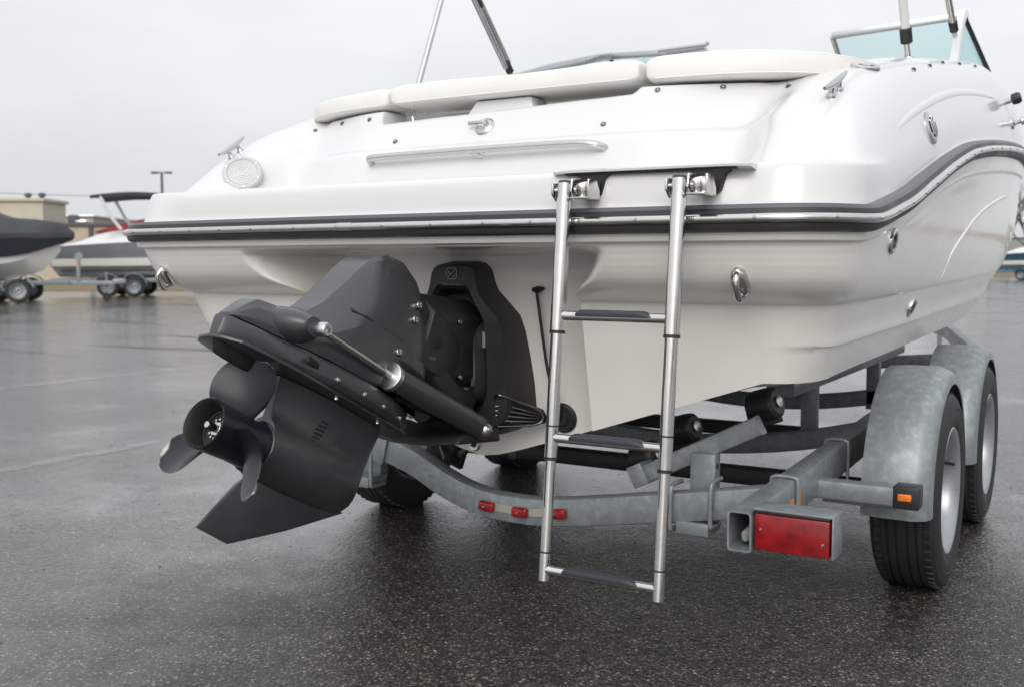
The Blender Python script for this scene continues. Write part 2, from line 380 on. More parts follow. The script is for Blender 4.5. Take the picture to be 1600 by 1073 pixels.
for k in range(1, 13):
    f = R_(90) * k / 12; s, c = math.sin(f), math.cos(f)
    cols.append(((1.03 + .20 * s, .24 - .21 * c), (.98 + .17 * s, .38 - .155 * c), (.96 + .12 * s, .46 - .16 * c), (.95, .88 + .06 * (1 - c)), 'corner', 1.03 + .2 * s, k / 12))
for k, y in enumerate(list(np.linspace(.24, 1.6, 28)[1:]) + list(np.linspace(1.6, 6.8, 44)[1:])):
    ym = .38 + (y - .24) * (6.5 - .38) / 6.56; yb = .46 + (y - .24) * (6.0 - .46) / 6.56; yi = .94 + (y - .24) * (6.35 - .94) / 6.56
    cols.append(((XR(y), y), (XM(ym), ym), (XB(yb), yb), (max(.01, min(.95, XR(yi) - .28)), yi), 'side', XR(y), 1.0))
HR = [(0, .02), (.12, .05), (.145, .15), (.17, .165), (.20, .178), (.24, .19), (.29, .212), (.35, .235), (.40, .258), (.45, .28), (.50, .307), (.55, .335), (.64, .395), (.72, .47), (.80, .565), (.87, .675), (.93, .79), (.975, .90), (1, 1)]
HB = [.02, .06, .14, .24, .34, .44, .50, .53, .545, .62, .72, .82, .92, 1.0]
_k = np.linspace(0, len(HR) - 1, 3 * (len(HR) - 1) + 1); _i = list(range(len(HR))); _a, _b = spl(_i, [q[0] for q in HR]), spl(_i, [q[1] for q in HR]); HR = [(_a(k), _b(k)) for k in _k]
def hull_col(c, sg):
    (xr, yr), (xm, ym), (xb, yb), _, zone, x, sw = c; out = []
    zt = ZR(yr if zone == 'side' else .0 if zone == 'stern' else yr) - .027; zm = ZM(ym) if zone == 'side' else .925
    zb = ZB(yb) if zone != 'stern' else min(zkeel(xb), .722)
    zin = lambda z: .40 + (1.0 - z) / (1.0 - .411) * .08
    bw = ss(.12, .46, x) * (1 - ss(.52, 1.0, x))
    for i, (fz, fp) in enumerate(HR):
        z = zt + (zm - zt) * fz; px = xr + (xm - xr) * fp; py = yr + (ym - yr) * fp
        if zone == 'stern' and fz > .14:
            u = ss(.925, 1.0, z); px += bw * .085 * ss(.925, 1.06, z)
            m = (1 - ss(.452 - .10 * u, .482 + .07 * u, x)) * ss(1.074, 1.05, z)
            py = py + (zin(z) - .03 * ss(1.0, 1.06, z) - py) * m
        out.append((sg * px, py, z))
    for i, f in enumerate(HB):
        z = zm + (zb - zm) * f; px = xm + (xb - xm) * f; py = ym + (yb - ym) * f
        o = .009 * ss(.30, .53, f) if f <= .535 else 0
        px += o * sw
        if zone == 'stern':
            m = 1 - ss(.452, .478, x); py = py + (zin(z) - py) * m
        out.append((sg * px, py, z))
    return out
def grid_mesh(name, colpts, m, angle=40, flip=False):
    n = len(colpts[0]); V = [p for c in colpts for p in c]; F = []
    for i in range(len(colpts) - 1):
        for k in range(n - 1):
            q = [i * n + k, (i + 1) * n + k, (i + 1) * n + k + 1, i * n + k + 1]
            F.append(q[::-1] if flip else q)
    return V, F
hc = [hull_col(c, -1) for c in cols[:0:-1]] + [hull_col(c, 1) for c in cols]
V, F = grid_mesh('hull', hc, None, flip=True)
mb = MB(); mb.add(V, F)
# bottom: V-shaped running surface with flat outer chine
ys = list(np.linspace(.30, .48, 6)) + list(np.linspace(.55, 6.0, 50)); qs = [0, .1, .2, .3, .38, .42, .43, .44, .455, .47, .485, .55, .65, .75, .85, .875, .95, 1]
KY = spl([0, 4.2, 5.2, 6.0], [0, 0, .25, .84])
for sg in (-1, 1):
    bc = []
    for y in ys:
        W = XB(y) if y > .46 else .96 + .12 * math.sqrt(max(0, 1 - ((.46 - y) / .16) ** 2))
        row = []
        for q in qs:
            x = q * W; x0 = x * 1.08 / max(W, .01) if y > .5 else x
            yy = max(y, .48) if x < .466 else y
            ze = ZB(y); z0 = min(zkeel(x0), .722); z = z0 + KY(y) * (1 - q) + (ze - .722) * q
            if q == 1: z = ze
            row.append((sg * x, yy, z))
        bc.append(row)
    V, F = grid_mesh('b', bc, None, flip=(sg < 0))
    mb.add(V, [f for f in F if len({tuple(np.round(V[i], 5)) for i in f}) >= 3])
hull = mb.build('hull', 'gelcoat_hull', boat, angle=38)

# deck ---------------------------------------------------------------
SR = [(.000, 1.156), (.012, 1.160), (.020, 1.171), (.0235, 1.205), (.030, 1.240), (.042, 1.255), (.075, 1.2615), (.25, 1.263), (.40, 1.264), (.43, 1.280), (.447, 1.33), (.470, 1.392), (.483, 1.403), (.498, 1.413), (.545, 1.478), (.578, 1.534), (.592, 1.551), (.72, 1.555)]
SD = [(0, 0), (.03, .015), (.045, .045), (.055, .13), (.065, .22), (.08, .30), (.11, .41), (.17, .58), (.25, .73), (.34, .84), (.43, .91), (.52, .95), (.60, .975), (.68, .99), (.77, 1.0), (.86, 1.0), (.93, .995), (1, .97)]
_i = list(range(len(SR))); _k = np.linspace(0, len(SR) - 1, 4 * (len(SR) - 1) + 1)
_f = [spl(_i, [q[0] for q in SR]), spl(_i, [q[1] for q in SR]), spl(_i, [q[0] for q in SD]), spl(_i, [q[1] for q in SD])]
SR, SD = [(_f[0](k), _f[1](k)) for k in _k], [(_f[2](k), _f[3](k)) for k in _k]
def ztop(x):
    lo = 1.503 + .027 * (x + .45) / .93
    return 1.60 - (1.60 - lo) * ss(-.50, -.465, x) * (1 - ss(.46, .54, x))
def deck_col(c, sg):
    (xr, yr), _, _, (xi, yi), zone, x, _ = c; out = []
    wgt = ss(.84, 1.02, x) if zone == 'stern' else 1.0
    zrt = ZR(yr) + .026 if zone != 'stern' else 1.156
    for (ya, za), (fp, fz) in zip(SR, SD):
        fs = ya / .72; f = fs + (fp - fs) * wgt
        px = xr + (xi - xr) * f; py = yr + (yi - yr) * f
        zst = min(za, max(ztop(sg * px), 1.2)) if za > 1.42 else za
        zd = ZD(py); zs = zrt + fz * (zd - zrt)
        lip = .105 * (1 - ss(.2, 1.1, yr)); zl = zrt + lip * ss(.03, .085, fp); k_ = .012
        zs = (zs + zl) / 2 + math.sqrt(((zs - zl) / 2) ** 2 + (k_ * ss(.03, .1, fp)) ** 2) - k_ * ss(.03, .1, fp) * (0 if False else .0)
        out.append((sg * px, py, zst + (zs - zst) * wgt))
    return out
dc = [deck_col(c, -1) for c in cols[:0:-1]] + [deck_col(c, 1) for c in cols]
V, F = grid_mesh('deck', dc, None)
deck = MB().add(V, F).build('deck', 'gelcoat_deck', boat, angle=75)
dbvh = BVHTree.FromPolygons([Vector(v) for v in V], F)
hV = [tuple(v.co) for v in hull.data.vertices]; hbvh = BVHTree.FromPolygons([Vector(v) for v in hV], [list(p.vertices) for p in hull.data.polygons])
def onto(bvh, o, d):
    p, n, i, _ = bvh.ray_cast(Vector(o), Vector(d).normalized())
    if p is None: return Vector(o), -Vector(d).normalized()
    if n.dot(Vector(d)) > 0: n = -n
    return p, n

# rub rail: swept along the whole gunwale ------------------------------
def rail_path():
    P = [((-c[0][0]), c[0][1]) for c in cols[:0:-1]] + [c[0] for c in cols]; Z = [ZR(c[0][1]) if c[4] != 'stern' else 1.13 for c in cols[:0:-1]] + [ZR(c[0][1]) if c[4] != 'stern' else 1.13 for c in cols]
    out = []
    for i, (p, z) in enumerate(zip(P, Z)):
        a = Vector(P[max(i - 1, 0)]); b = Vector(P[min(i + 1, len(P) - 1)]); t = (b - a).normalized(); out.append((Vector((p[0], p[1], z)), Vector((t.y, -t.x, 0))))
    return out
RP = rail_path()
def sweep(prof):
    return [[tuple(p + n * d + Vector((0, 0, h))) for d, h in prof] for p, n in RP]
rail = MB().loft(sweep([(-.02, -.031), (.010, -.031), (.021, -.026), (.025, -.012), (.024, .006), (.020, .020), (.012, .031), (-.02, .031)]), closed=True).build('rub_rail', 'black_rubber', boat, angle=30)
MB().loft(sweep([(.0, .0095), (.0215, .011), (.017, .026), (.0125, .0325), (-.01, .0325), (-.01, .012)]), closed=True).build('rail_band', 'rail_grey', rail, angle=50)
MB().loft(sweep([(.015, -.0115), (.027, -.0115), (.0335, -.008), (.0365, -.002), (.036, .004), (.032, .009), (.026, .0115), (.015, .0115)]), closed=True).build('rail_insert', 'stainless', rail, angle=60)
scm = MB().lathe([(.0, .004), (.003, .0035), (.0042, .0012), (.0042, -.003)], n=10).mesh('screw', 'chrome')
acc = 0; last = RP[0][0]
for p, n in RP:
    acc += (p - last).length; last = p
    if p.y < 3.4 and acc > .135:
        acc = 0; o = obj('screw', scm, rail, p + n * .0362 + Vector((0, 0, .001)), Vector((0, 0, 1)).rotation_difference(n).to_euler())
o = MB().loft([[tuple(p + n * d + Vector((0, 0, h))) for d, h in [(.015, -.0125), (.028, -.0125), (.0350, -.0085), (.0378, -.002), (.0373, .0045), (.033, .010), (.027, .0125), (.015, .0125)]] for p, n in [RP[i] for i in range(len(RP)) if -.19 < RP[i][0].x < -.10 and RP[i][0].y < .1]], closed=True).build('joint_cap', 'stainless', rail, angle=60)


# cushions ------------------------------------------------------------
def cushion(name, path, half_w, z0, h, label):
    P = smooth_path(path, 10); n = len(P); secs = []
    L = [0]
    for i in range(1, n): L.append(L[-1] + (P[i] - P[i - 1]).length)
    prof = []
    for k in range(40):
        a = 2 * math.pi * k / 40; e = .33
        cx = math.copysign(abs(math.cos(a)) ** e, math.cos(a)); cz = math.copysign(abs(math.sin(a)) ** e, math.sin(a)); prof.append((cx, cz))
    st = []
    r = .045
    for q in (0, .02, .08, .2, .4, .7, 1.0): st.append(q * r)
    stations = st + list(np.linspace(r, L[-1] - r, 26)[1:-1]) + [L[-1] - q for q in st[::-1]]
    for s in stations:
        i = max(j for j in range(n) if L[j] <= s + 1e-9); i = min(i, n - 2); t = (s - L[i]) / (L[i + 1] - L[i])
        p = P[i].lerp(P[i + 1], t); d = (P[i + 1] - P[i]).normalized(); nrm = Vector((-d.y, d.x, 0))
        e = min(s, L[-1] - s); k = math.sqrt(max(0, 1 - (1 - min(e / r, 1)) ** 2)); k = .55 + .45 * k if e > 0 else .5
        secs.append([tuple(p + nrm * (cx * half_w * (1 - (1 - k) * .25)) + Vector((0, 0, z0 + h / 2 + cz * h / 2 * k + .004 * math.sin(s * 9) * max(cz, 0)))) for cx, cz in prof])
    o = MB().loft(secs).build(name, 'vinyl', boat, angle=60); o['label'] = label
    # welt seams along the lower and upper aft edge
    for zz, off in ((z0 + .012, -half_w * .985), (z0 + h - .014, -half_w * .97)):
        pts = []
        for s in stations[5:-5]:
            i = max(j for j in range(n) if L[j] <= s + 1e-9); i = min(i, n - 2); t = (s - L[i]) / (L[i + 1] - L[i])
            p = P[i].lerp(P[i + 1], t); d = (P[i + 1] - P[i]).normalized(); pts.append(p + Vector((-d.y, d.x, 0)) * off + Vector((0, 0, zz)))
        MB().tube(pts, .0022, 6).build('seam_welt', 'vinyl', o)
    return o
cushion('backrest_cushion', [(-.445, .70, 0), (-.1, .695, 0), (.2, .695, 0), (.478, .70, 0)], .125, 1.562, .072, 'wide centre backrest cushion')
cushion('backrest_cushion', [(-.455, .70, 0), (-.70, .735, 0), (-.86, .83, 0), (-.94, .98, 0), (-.95, 1.2, 0)][::-1], .115, 1.560, .070, 'short port backrest cushion')
cushion('backrest_cushion', [(.487, .70, 0), (.72, .735, 0), (.88, .83, 0), (.95, .98, 0), (.96, 1.25, 0)], .115, 1.560, .080, 'starboard corner backrest cushion')
cushion('seat_bolster', [(.80, 1.15, 0), (.83, 1.5, 0), (.83, 1.9, 0)], .11, 1.60, .10, 'white inner seat bolster')
# engine hatch and storage box seen through the gap under the centre cushion
m = MB(); m.box((0, 1.25, 1.45), (1.7, 1.05, .10), bev=.02); h_ = m.build('engine_hatch', 'gelcoat_deck', boat)
m = MB(); m.loft([[(-.36, y, 1.497), (.44, y, 1.497), (.44, y + .02, 1.545), (-.33, y + .02, 1.545)] for y in (.70, .86)]); m.build('hatch_lip', 'gelcoat_hull', boat, bev=.006)
m = MB(); m.loft([[(-.155, y, 1.497), (.115, y, 1.497), (.10, y + .012, 1.56), (-.11, y + .012, 1.56)] for y in (.595, .70)]); m.build('hatch_step', 'gelcoat_deck', boat, bev=.01)
m = MB(); m.tube([(-.405, .66, 1.56), (-.405, .655, 1.53), (-.39, .655, 1.49)], .005, 8); m.build('hinge_strap', 'stainless', boat)

# grab rail on the stern wall
m = MB(); m.tube(smooth_path([(-.43, .478, 1.352), (-.428, .445, 1.368), (-.405, .432, 1.374), (-.30, .430, 1.376), (0, .428, 1.378), (.30, .430, 1.378), (.39, .434, 1.374), (.425, .45, 1.366), (.437, .476, 1.358)], 8), .0115, 14)
gr = m.build('grab_rail', 'stainless', boat, angle=60)
MB().tube([(-.02, .43, 1.374), (.01, .455, 1.362), (.012, .48, 1.355)], [.008, .010, .013], 12).build('rail_bracket', 'stainless', gr, angle=60)
# latch
p, n = onto(dbvh, (-.03, -1, 1.462), (0, 1, 0))
lt = MB().lathe([(0, .010), (.022, .010), (.030, .006), (.034, .002), (.034, -.004)], AX(p, n), 28).build('latch', 'chrome', boat)
MB().lathe([(.014, .022), (.018, .016), (.019, .009), (.016, .006)], AX(p, n), 20).build('latch_boss', 'chrome', lt)
MB().box(p + n * .019 + Vector((-.022, 0, .002)), (.062, .012, .013), bev=.004).build('latch_handle', 'chrome', lt)
MB().box(p + n * .0105 + Vector((.004, 0, -.017)), (.034, .002, .007), bev=.0008).build('latch_slot', 'dark_void', lt)
# snaps
snm = MB().lathe([(0, .0075), (.0035, .007), (.006, .005), (.005, .0028), (.009, .002), (.009, -.002)], n=12).mesh('snap', 'dark_chrome')
def snap(bvh, o, d):
    p, n = onto(bvh, o, d); obj('snap', snm, boat, p - wm(boat).translation, Vector((0, 0, 1)).rotation_difference(n).to_euler())
for x, z in ((-.88, 1.522), (-.711, 1.531), (-.537, 1.526), (-.375, 1.434), (.398, 1.439), (.541, 1.536), (.72, 1.538), (.90, 1.530)): snap(dbvh, (x, -1, z), (0, 1, 0))
for y, z in ((1.242, 1.642), (1.53, 1.70), (1.86, 1.765), (2.2, 1.815), (2.56, 1.862)): snap(dbvh, (3, y, z), (-1, 0, 0)); snap(dbvh, (-3, y, z), (1, 0, 0))
# speaker in the port haunch
p, n = onto(dbvh, (-.937, -1, 1.338), (0, 1, 0)); p = p + n * .010; n = (n + Vector((.0, -.35, 0))).normalized()
sp = MB().lathe([(0, .004), (.050, .004), (.055, .009), (.064, .008), (.069, .003), (.070, -.03)], AX(p, n), 40).build('speaker', 'speaker_grey', boat)
for r in (.012, .021, .030, .039, .047):
    MB().tube([AX(p, n) @ Vector((r * math.cos(a), r * math.sin(a), .0045)) for a in np.linspace(0, 2 * math.pi, 37)[:-1]], .0016, 6, closed=True).build('grille_ring', 'white_plastic', sp)
for k in range(6):
    a = k * math.pi / 3 + .3; MB().lathe([(0, .003), (.004, .002), (.004, -.002)], AX(AX(p, n) @ Vector((.060 * math.cos(a), .060 * math.sin(a), .008)), n), 8).build('speaker_screw', 'aluminium', sp)
# cleats
def cleat(p, d, n, s=1):
    p, d, n = Vector(p), Vector(d).normalized(), Vector(n).normalized()
    c = MB().tube([p + n * (.030 + .006 * abs(t) ** 2) * s + d * t * .080 * s for t in np.linspace(-1, 1, 15)], [(.0105 - .006 * abs(t) ** 2) * s for t in np.linspace(-1, 1, 15)], 12).build('cleat', 'chrome', boat, angle=60)
    for t in (-.028, .028):
        MB().lathe([(.014 * s, -.008), (.014 * s, .003), (.009 * s, .008), (.007 * s, .016), (.009 * s, .030 * s)], AX(p + d * t * s, n), 16).build('cleat_foot', 'chrome', c, angle=50)
for sg in (-1, 1):
    y0 = .56 if sg > 0 else .46
    p, n = onto(dbvh, (sg * 1.062, y0, 3), (0, 0, -1)); p2, _ = onto(dbvh, (sg * 1.07, y0 + .06, 3), (0, 0, -1))
    cleat(p, p2 - p, n)
# recessed filler cap
p, n = onto(dbvh, (1.055, .90, 3), (0, 0, -1))
fc = MB().lathe([(0, .002), (.036, .002), (.040, .007), (.048, .007), (.052, .003), (.053, -.004)], AX(p, n), 32).build('filler_cap', 'chrome', boat)
MB().box(p + n * .004, (.05, .012, .008), rot=AX(p, n).to_3x3(), bev=.003).build('cap_grip', 'chrome', fc)
MB().lathe([(.030, .003), (.034, .0035), (.036, .0022)], AX(p, n), 28, caps=False).build('cap_ring', 'dark_void', fc)
# vent / side light on the starboard haunch
for sg in (1, -1):
    p, n = onto(dbvh, (sg * 3, 1.058, 1.433), (-sg, 0, 0))
    v_ = MB(); v_.loft([[tuple(AX(p, n) @ Vector((r * .048 * math.cos(a), r * .048 * math.sin(a), h))) for a in np.linspace(0, 2 * math.pi, 33)[:-1]] for r, h in ((1.05, -.01), (1.05, .003), (.95, .007), (.8, .008), (.05, .0075))])
    vo = v_.build('side_vent', 'chrome', boat, angle=40)
    for k in range(-3, 4):
        MB().box(AX(p, n) @ Vector((0, k * .0105, .009)), (.074 - abs(k) * .013, .006, .004), rot=AX(p, n).to_3x3(), bev=.001).build('vent_slot', 'dark_void' if k % 2 else 'aluminium', vo)
    p, n = onto(dbvh, (sg * 3, 2.80, 1.735), (-sg, 0, 0))
    k_ = MB().lathe([(.012, -.01), (.012, .03)], AX(p, n), 14).build('fitting_stem', 'stainless', boat)
    MB().lathe([(.012, .028), (.024, .032), (.026, .055), (.020, .068), (0, .070)], AX(p, n), 18).build('fitting_knob', 'black_rubber', k_)
    p, n = onto(dbvh, (sg * 3, 2.92, 1.657), (-sg, 0, 0))
    k_ = MB().lathe([(.03, -.01), (.028, .006), (.012, .012), (.010, .035), (.018, .04), (.016, .055), (0, .056)], AX(p, n), 16).build('deck_light', 'chrome', boat)
# through-hull outlets
for sg in (1, -1):
    for y, z in ((.551, 1.086), (1.20, .888)):
        p, n = onto(hbvh, (sg * 3, y, z), (-sg, 0, 0))
        th = MB().lathe([(.020, -.01), (.020, .007), (.027, .009), (.034, .006), (.036, -.004)], AX(p, n), 24, caps=False).build('outlet_flange', 'chrome', boat)
        MB().lathe([(0, .002), (.0205, .002)], AX(p, n), 20, caps=False).build('outlet_bore', 'dark_void', th)
# transom tow eyes
for sg in (-1, 1):
    x0 = 1.04 if sg < 0 else .965
    p, n = onto(hbvh, (sg * x0, -1, .985), (0, 1, 0)); p2 = p
    e = Vector((sg * .25, 0, -1)).normalized() if sg < 0 else Vector((0, 0, -1)); e = (e - n * e.dot(n)).normalized()
    a = p - e * .035; b = p + e * .035
    te = MB().tube(smooth_path([a - n * .02, a + n * .012, a + n * .032 + e * .012, p + n * .038 + e * .012, b + n * .03 - e * .004, b + n * .008, b - n * .02], 6), .0085, 12).build('tow_eye', 'stainless', boat, angle=60)
    MB().tube([p + e * t * .046 + n * .002 for t in np.linspace(-1, 1, 9)], [.006 + .016 * math.sqrt(max(0, 1 - t * t)) for t in np.linspace(-1, 1, 9)], 12).build('eye_plate', 'stainless', te, angle=60)
# boarding ladder ------------------------------------------------------
lad = empty('boarding_ladder', (.715, -.03, 1.2), parent=boat)
def lp(x, z): return Vector((x, -.033 - (1.215 - z) * .104, z))
for x in (.567, .865):
    for (za, zb, r) in ((1.222, .862, .0185), (.872, .552, .0158), (.562, .262, .0132)):
        MB().tube([lp(x, za), lp(x, zb)], r, 20).build('rail_tube', 'polished_tube', lad, angle=50)
    for z, r in ((.862, .0195), (.556, .0168)):
        MB().tube([lp(x, z + .004), lp(x, z - .004)], r, 20).build('rail_collar', 'black_rubber', lad, angle=50)
    for z, r in ((.635, .0163), (.33, .0138)):
        MB().tube([lp(x, z + .002), lp(x, z - .002)], r, 20).build('collar_ring', 'black_rubber', lad, angle=50)
    MB().tube([lp(x, .325), lp(x, .262)], .0142, 20).build('end_socket', 'polished_tube', lad, angle=50)
    MB().lathe([(.0185, 0), (.016, .006), (.0, .008)], AX(lp(x, 1.222), (0, .1, 1)), 20).build('rail_cap', 'black_rubber', lad)
    m = MB(); m.poly([(x + .024, -.050, 1.232), (x + .024, -.055, 1.200), (x + .024, -.040, 1.184), (x + .024, .03, 1.186), (x + .024, .03, 1.232)], (.005, 0, 0)); m.box((x + .045, .020, 1.207), (.045, .006, .045)); m.box((x + .045, -.018, 1.1855), (.042, .075, .005)); m.box((x + .066, -.010, 1.208), (.005, .06, .045))
    m.build('hinge_bracket', 'stainless', lad, bev=.0015)
    MB().tube([(x - .032, -.034, 1.206), (x + .034, -.034, 1.206)], .006, 12).build('hinge_pin', 'chrome', lad)
    m = MB(); m.poly([(x - .024, -.052, 1.222), (x - .024, -.052, 1.196), (x - .024, -.03, 1.178), (x - .024, .03, 1.186), (x - .024, .03, 1.228)], (-.005, 0, 0)); m.build('hinge_plate', 'stainless', lad, bev=.0015)
for z, rr in ((.902, .0115), (.607, .0112), (.288, .011)):
    a, b = lp(.567, z), lp(.865, z)
    MB().tube([a, a.lerp(b, .06), a.lerp(b, .94), b], [.014, rr, rr, .014], 16).build('step_tube', 'polished_tube', lad, angle=50)
    c = a.lerp(b, .49); m = MB()
    pr = [(-.0165, .0), (-.0185, .008), (-.016, .0135), (-.008, .0155), (.008, .0155), (.016, .0135), (.0185, .008), (.0165, .0), (.012, .004), (-.012, .004)]
    m.loft([[tuple(Vector((x, c.y - .003, z)) + Vector((0, dy * k, dz * k2))) for dy, dz in pr] for x, k, k2 in ((.622, .80, .55), (.630, 1, .95), (.64, 1, 1), (.785, 1, 1), (.797, 1, .95), (.812, .80, .5))])
    m.build('step_tread', 'pad_grey', lad, angle=50)
# ladder locker lip in the platform face
m = MB(); m.loft([[(x, .022 - .012 * k + .028 * x * x, 1.250 + .002 * k), (x, .020 - .011 * k + .028 * x * x, 1.256 + .001 * k), (x, .034 + .028 * x * x, 1.258 + .004 * k), (x, .07 + .028 * x * x, 1.259 + .005 * k), (x, .12, 1.255), (x, .08, 1.245)] for x, k in ((.50, 0), (.515, .5), (.54, .9), (.58, 1), (.92, 1), (.965, .9), (.99, .5), (1.005, 0))])
m.build('locker_lip', 'gelcoat_deck', boat, angle=60)
m = MB(); m.poly([(.535, .024, 1.2470), (.97, .046, 1.2470), (.97, .046, 1.2500), (.535, .024, 1.2500)], (0, .05, 0))
for x in (.567, .865): m.poly([(x - .01, .020 + .028 * x * x, 1.248), (x + .090, .022 + .028 * x * x, 1.248), (x + .076, .022 + .028 * x * x, 1.236), (x + .068, .020 + .028 * x * x, 1.198), (x + .060, .020 + .028 * x * x, 1.190), (x + .020, .020 + .028 * x * x, 1.194), (x + .012, .020 + .028 * x * x, 1.238)], (0, .05, 0))
m.build('locker_slot', 'dark_void', boat)

# styling crease on the hull side
for sg in (1, -1):
    pts = []
    for y, z in ((1.46, .965), (1.481, .999), (1.508, 1.053), (1.632, 1.109), (1.979, 1.212), (2.572, 1.303), (3.4, 1.369), (4.1, 1.40)):
        p, n = onto(hbvh, (sg * 3, y, z), (-sg, 0, 0)); pts.append(p - n * .0045)
    pp = smooth_path(pts, 6); MB().tube(pp, [.0035 + .0055 * math.sin(math.pi * min(1, (i + 1) / len(pp) * 1.0)) ** .5 for i in range(len(pp))], 10).build('hull_crease', 'gelcoat_hull', boat, angle=80)
    pts = []
    for y, z in ((.62, 1.362), (.794, 1.424), (1.08, 1.505), (1.537, 1.604), (2.044, 1.673), (2.412, 1.708), (2.9, 1.73)):
        p, n = onto(dbvh, (sg * 3, y, z), (-sg, 0, 0)); pts.append(p - n * .021)
    pp = smooth_path(pts, 6); MB().tube(pp, [.020 + .0055 * math.sin(math.pi * (i + .5) / len(pp)) ** .6 - .006 * (1 - math.sin(math.pi * (i + .5) / len(pp))) ** 3 for i in range(len(pp))], 16).build('deck_crease', 'gelcoat_deck', boat, angle=80)

# windscreen -----------------------------------------------------------
ws = empty('windscreen', (0, 3.3, 1.95), parent=boat)
def bar(P, r, m='aluminium', nm='screen_frame'): return MB().tube(P, r, 10).build(nm, m, ws, angle=50)
def pane(q):
    nn = (Vector(q[1]) - Vector(q[0])).cross(Vector(q[-1]) - Vector(q[0])).normalized() * .005
    return MB().poly(q, nn).build('screen_pane', 'tinted_glass', ws)
TZ = 2.222
for sg in (-1, 1):
    a, b = (sg * .35, 3.34, TZ), (sg * .97, 3.42, TZ + .045); c, d = (sg * .37, 3.72, 1.96), (sg * 1.06, 3.95, 1.985)
    m = MB(); ax = (Vector(b) - Vector(a)).normalized(); mid = (Vector(a) + Vector(b)) / 2
    m.box(mid, ((Vector(b) - Vector(a)).length, .03, .034), rot=Matrix((ax, Vector((0, 0, 1)).cross(ax).normalized(), ax.cross(Vector((0, 0, 1)).cross(ax).normalized()))).transposed(), bev=.005); m.build('screen_frame', 'aluminium', ws)
    bar([a, c], .014); bar([c, d], .013)
    pane([(sg * .36, 3.345, TZ - .012), (sg * .965, 3.425, TZ + .03), d, c])
    e = (sg * 1.02, 2.86, 1.93)
    m = MB(); P = smooth_path([(sg * 1.02, 2.84, 1.86), (sg * 1.015, 2.93, 1.96), (sg * 1.0, 3.12, 2.13), (sg * .985, 3.36, 2.265), (sg * .98, 3.44, 2.272)] if sg > 0 else [(-1.05, 2.45, 2.0), (-1.05, 2.762, 2.095), (-1.045, 3.024, 2.165), (-1.03, 3.25, 2.225), (-.98, 3.42, 2.268)], 8)
    m.loft([[tuple(p + Vector((sg * .016, 0, 0)) * cx + Vector((0, -.75, .66)) * .026 * cz) for cx, cz in ((-1, -1), (1, -1), (1.3, 0), (1, 1), (-1, 1), (-1.3, 0))] for p in P]); m.build('screen_post', 'gelcoat_deck' if sg > 0 else 'aluminium', ws, angle=50)
    pane([(sg * 1.025, 2.95, 1.95), (sg * .985, 3.42, 2.25), (sg * 1.075, 3.95, 1.975)])
    bar([(sg * .985, 3.43, 2.255), (sg * 1.08, 3.97, 1.975)], .012, 'black_rubber')
    bar([(sg * 1.03, 2.93, 1.93), (sg * 1.08, 3.99, 1.965)], .012)
bar([(-.62, 3.30, TZ + .018), (-.33, 3.30, TZ + .022), (.02 - .35, 3.31, TZ + .03)], .012)
# foredeck closing the bow behind the screen
m = MB(); rows = []
for y in np.linspace(3.75, 6.35, 16):
    W = max(.02, min(.93, XR(y) - .28)); rows.append([(W * t, y, ZD(y) * .0 + 1.93 + .05 * (1 - t * t)) for t in np.linspace(-1, 1, 9)])
V, F = grid_mesh('f', rows, None); m.add(V, F); m.build('foredeck', 'gelcoat_deck', boat)

# folded canopy poles ----------------------------------------------------
def pole(name, a, b, r, m='aluminium', boot=True, foot=True):
    a, b = Vector(a), Vector(b); d = (b - a).normalized()
    o = MB().tube([a + d * .10, b], r, 14).build(name, m, boat, angle=50)
    if boot:
        MB().tube([a + d * .062, a + d * .066, a + d * .118, a + d * .122], [r * 1.05, r * 1.35, r * 1.35, r * 1.05], 14).build('pole_boot', 'black_rubber', o, angle=50)
        MB().tube([a, a + d * .02, a + d * .065], [.014, .011, .010], 10).build('pole_eye', 'stainless', o, angle=50)
        if foot: MB().lathe([(.03, -.012), (.028, .004), (.012, .008)], AX(a, (0, 0, 1)), 16).build('pole_foot', 'stainless', o)
    return o
for sg in (1, -1):
    p, _ = onto(dbvh, (sg * .985, 1.98, 3), (0, 0, -1)); 
    if sg > 0: pole('canopy_pole', p, p + Vector((-.03, -.55, 1.05)), .017, 'white_plastic')
    p, _ = onto(dbvh, (sg * .975, 2.88, 3), (0, 0, -1)); 
    if sg > 0: pole('canopy_pole', (1.0, 3.06, 2.075), (.96, 2.2, 2.72), .015, 'stainless', foot=False)
pole('canopy_pole', (-.98, 1.42, 1.70), (-.98, 1.86, 2.69), .0125, 'aluminium')
q = Vector((-.98, 2.24, 2.006)); d_ = (Vector((-.98, 1.946, 2.284)) - q).normalized()
MB().tube([q - d_ * .25, q], .010, 10).build('pole_strut', 'stainless', boat)
MB().tube([q - d_ * .02, q + d_ * .035], .020, 12).build('pole_boot', 'black_rubber', boat, angle=50)
for o_ in (-.020, .020):
    pd = d_.cross(Vector((1, 0, 0))).normalized() * o_
    MB().tube([q + pd + d_ * .02, q + pd + d_ * .95], .0135, 12).build('canopy_pole', 'stainless' if o_ > 0 else 'aluminium', boat, angle=50)
MB().box(q + d_ * .40, (.035, .03, .075), rot=Vector((0, 0, 1)).rotation_difference(d_).to_matrix(), bev=.006).build('pole_clip', 'black_rubber', boat)

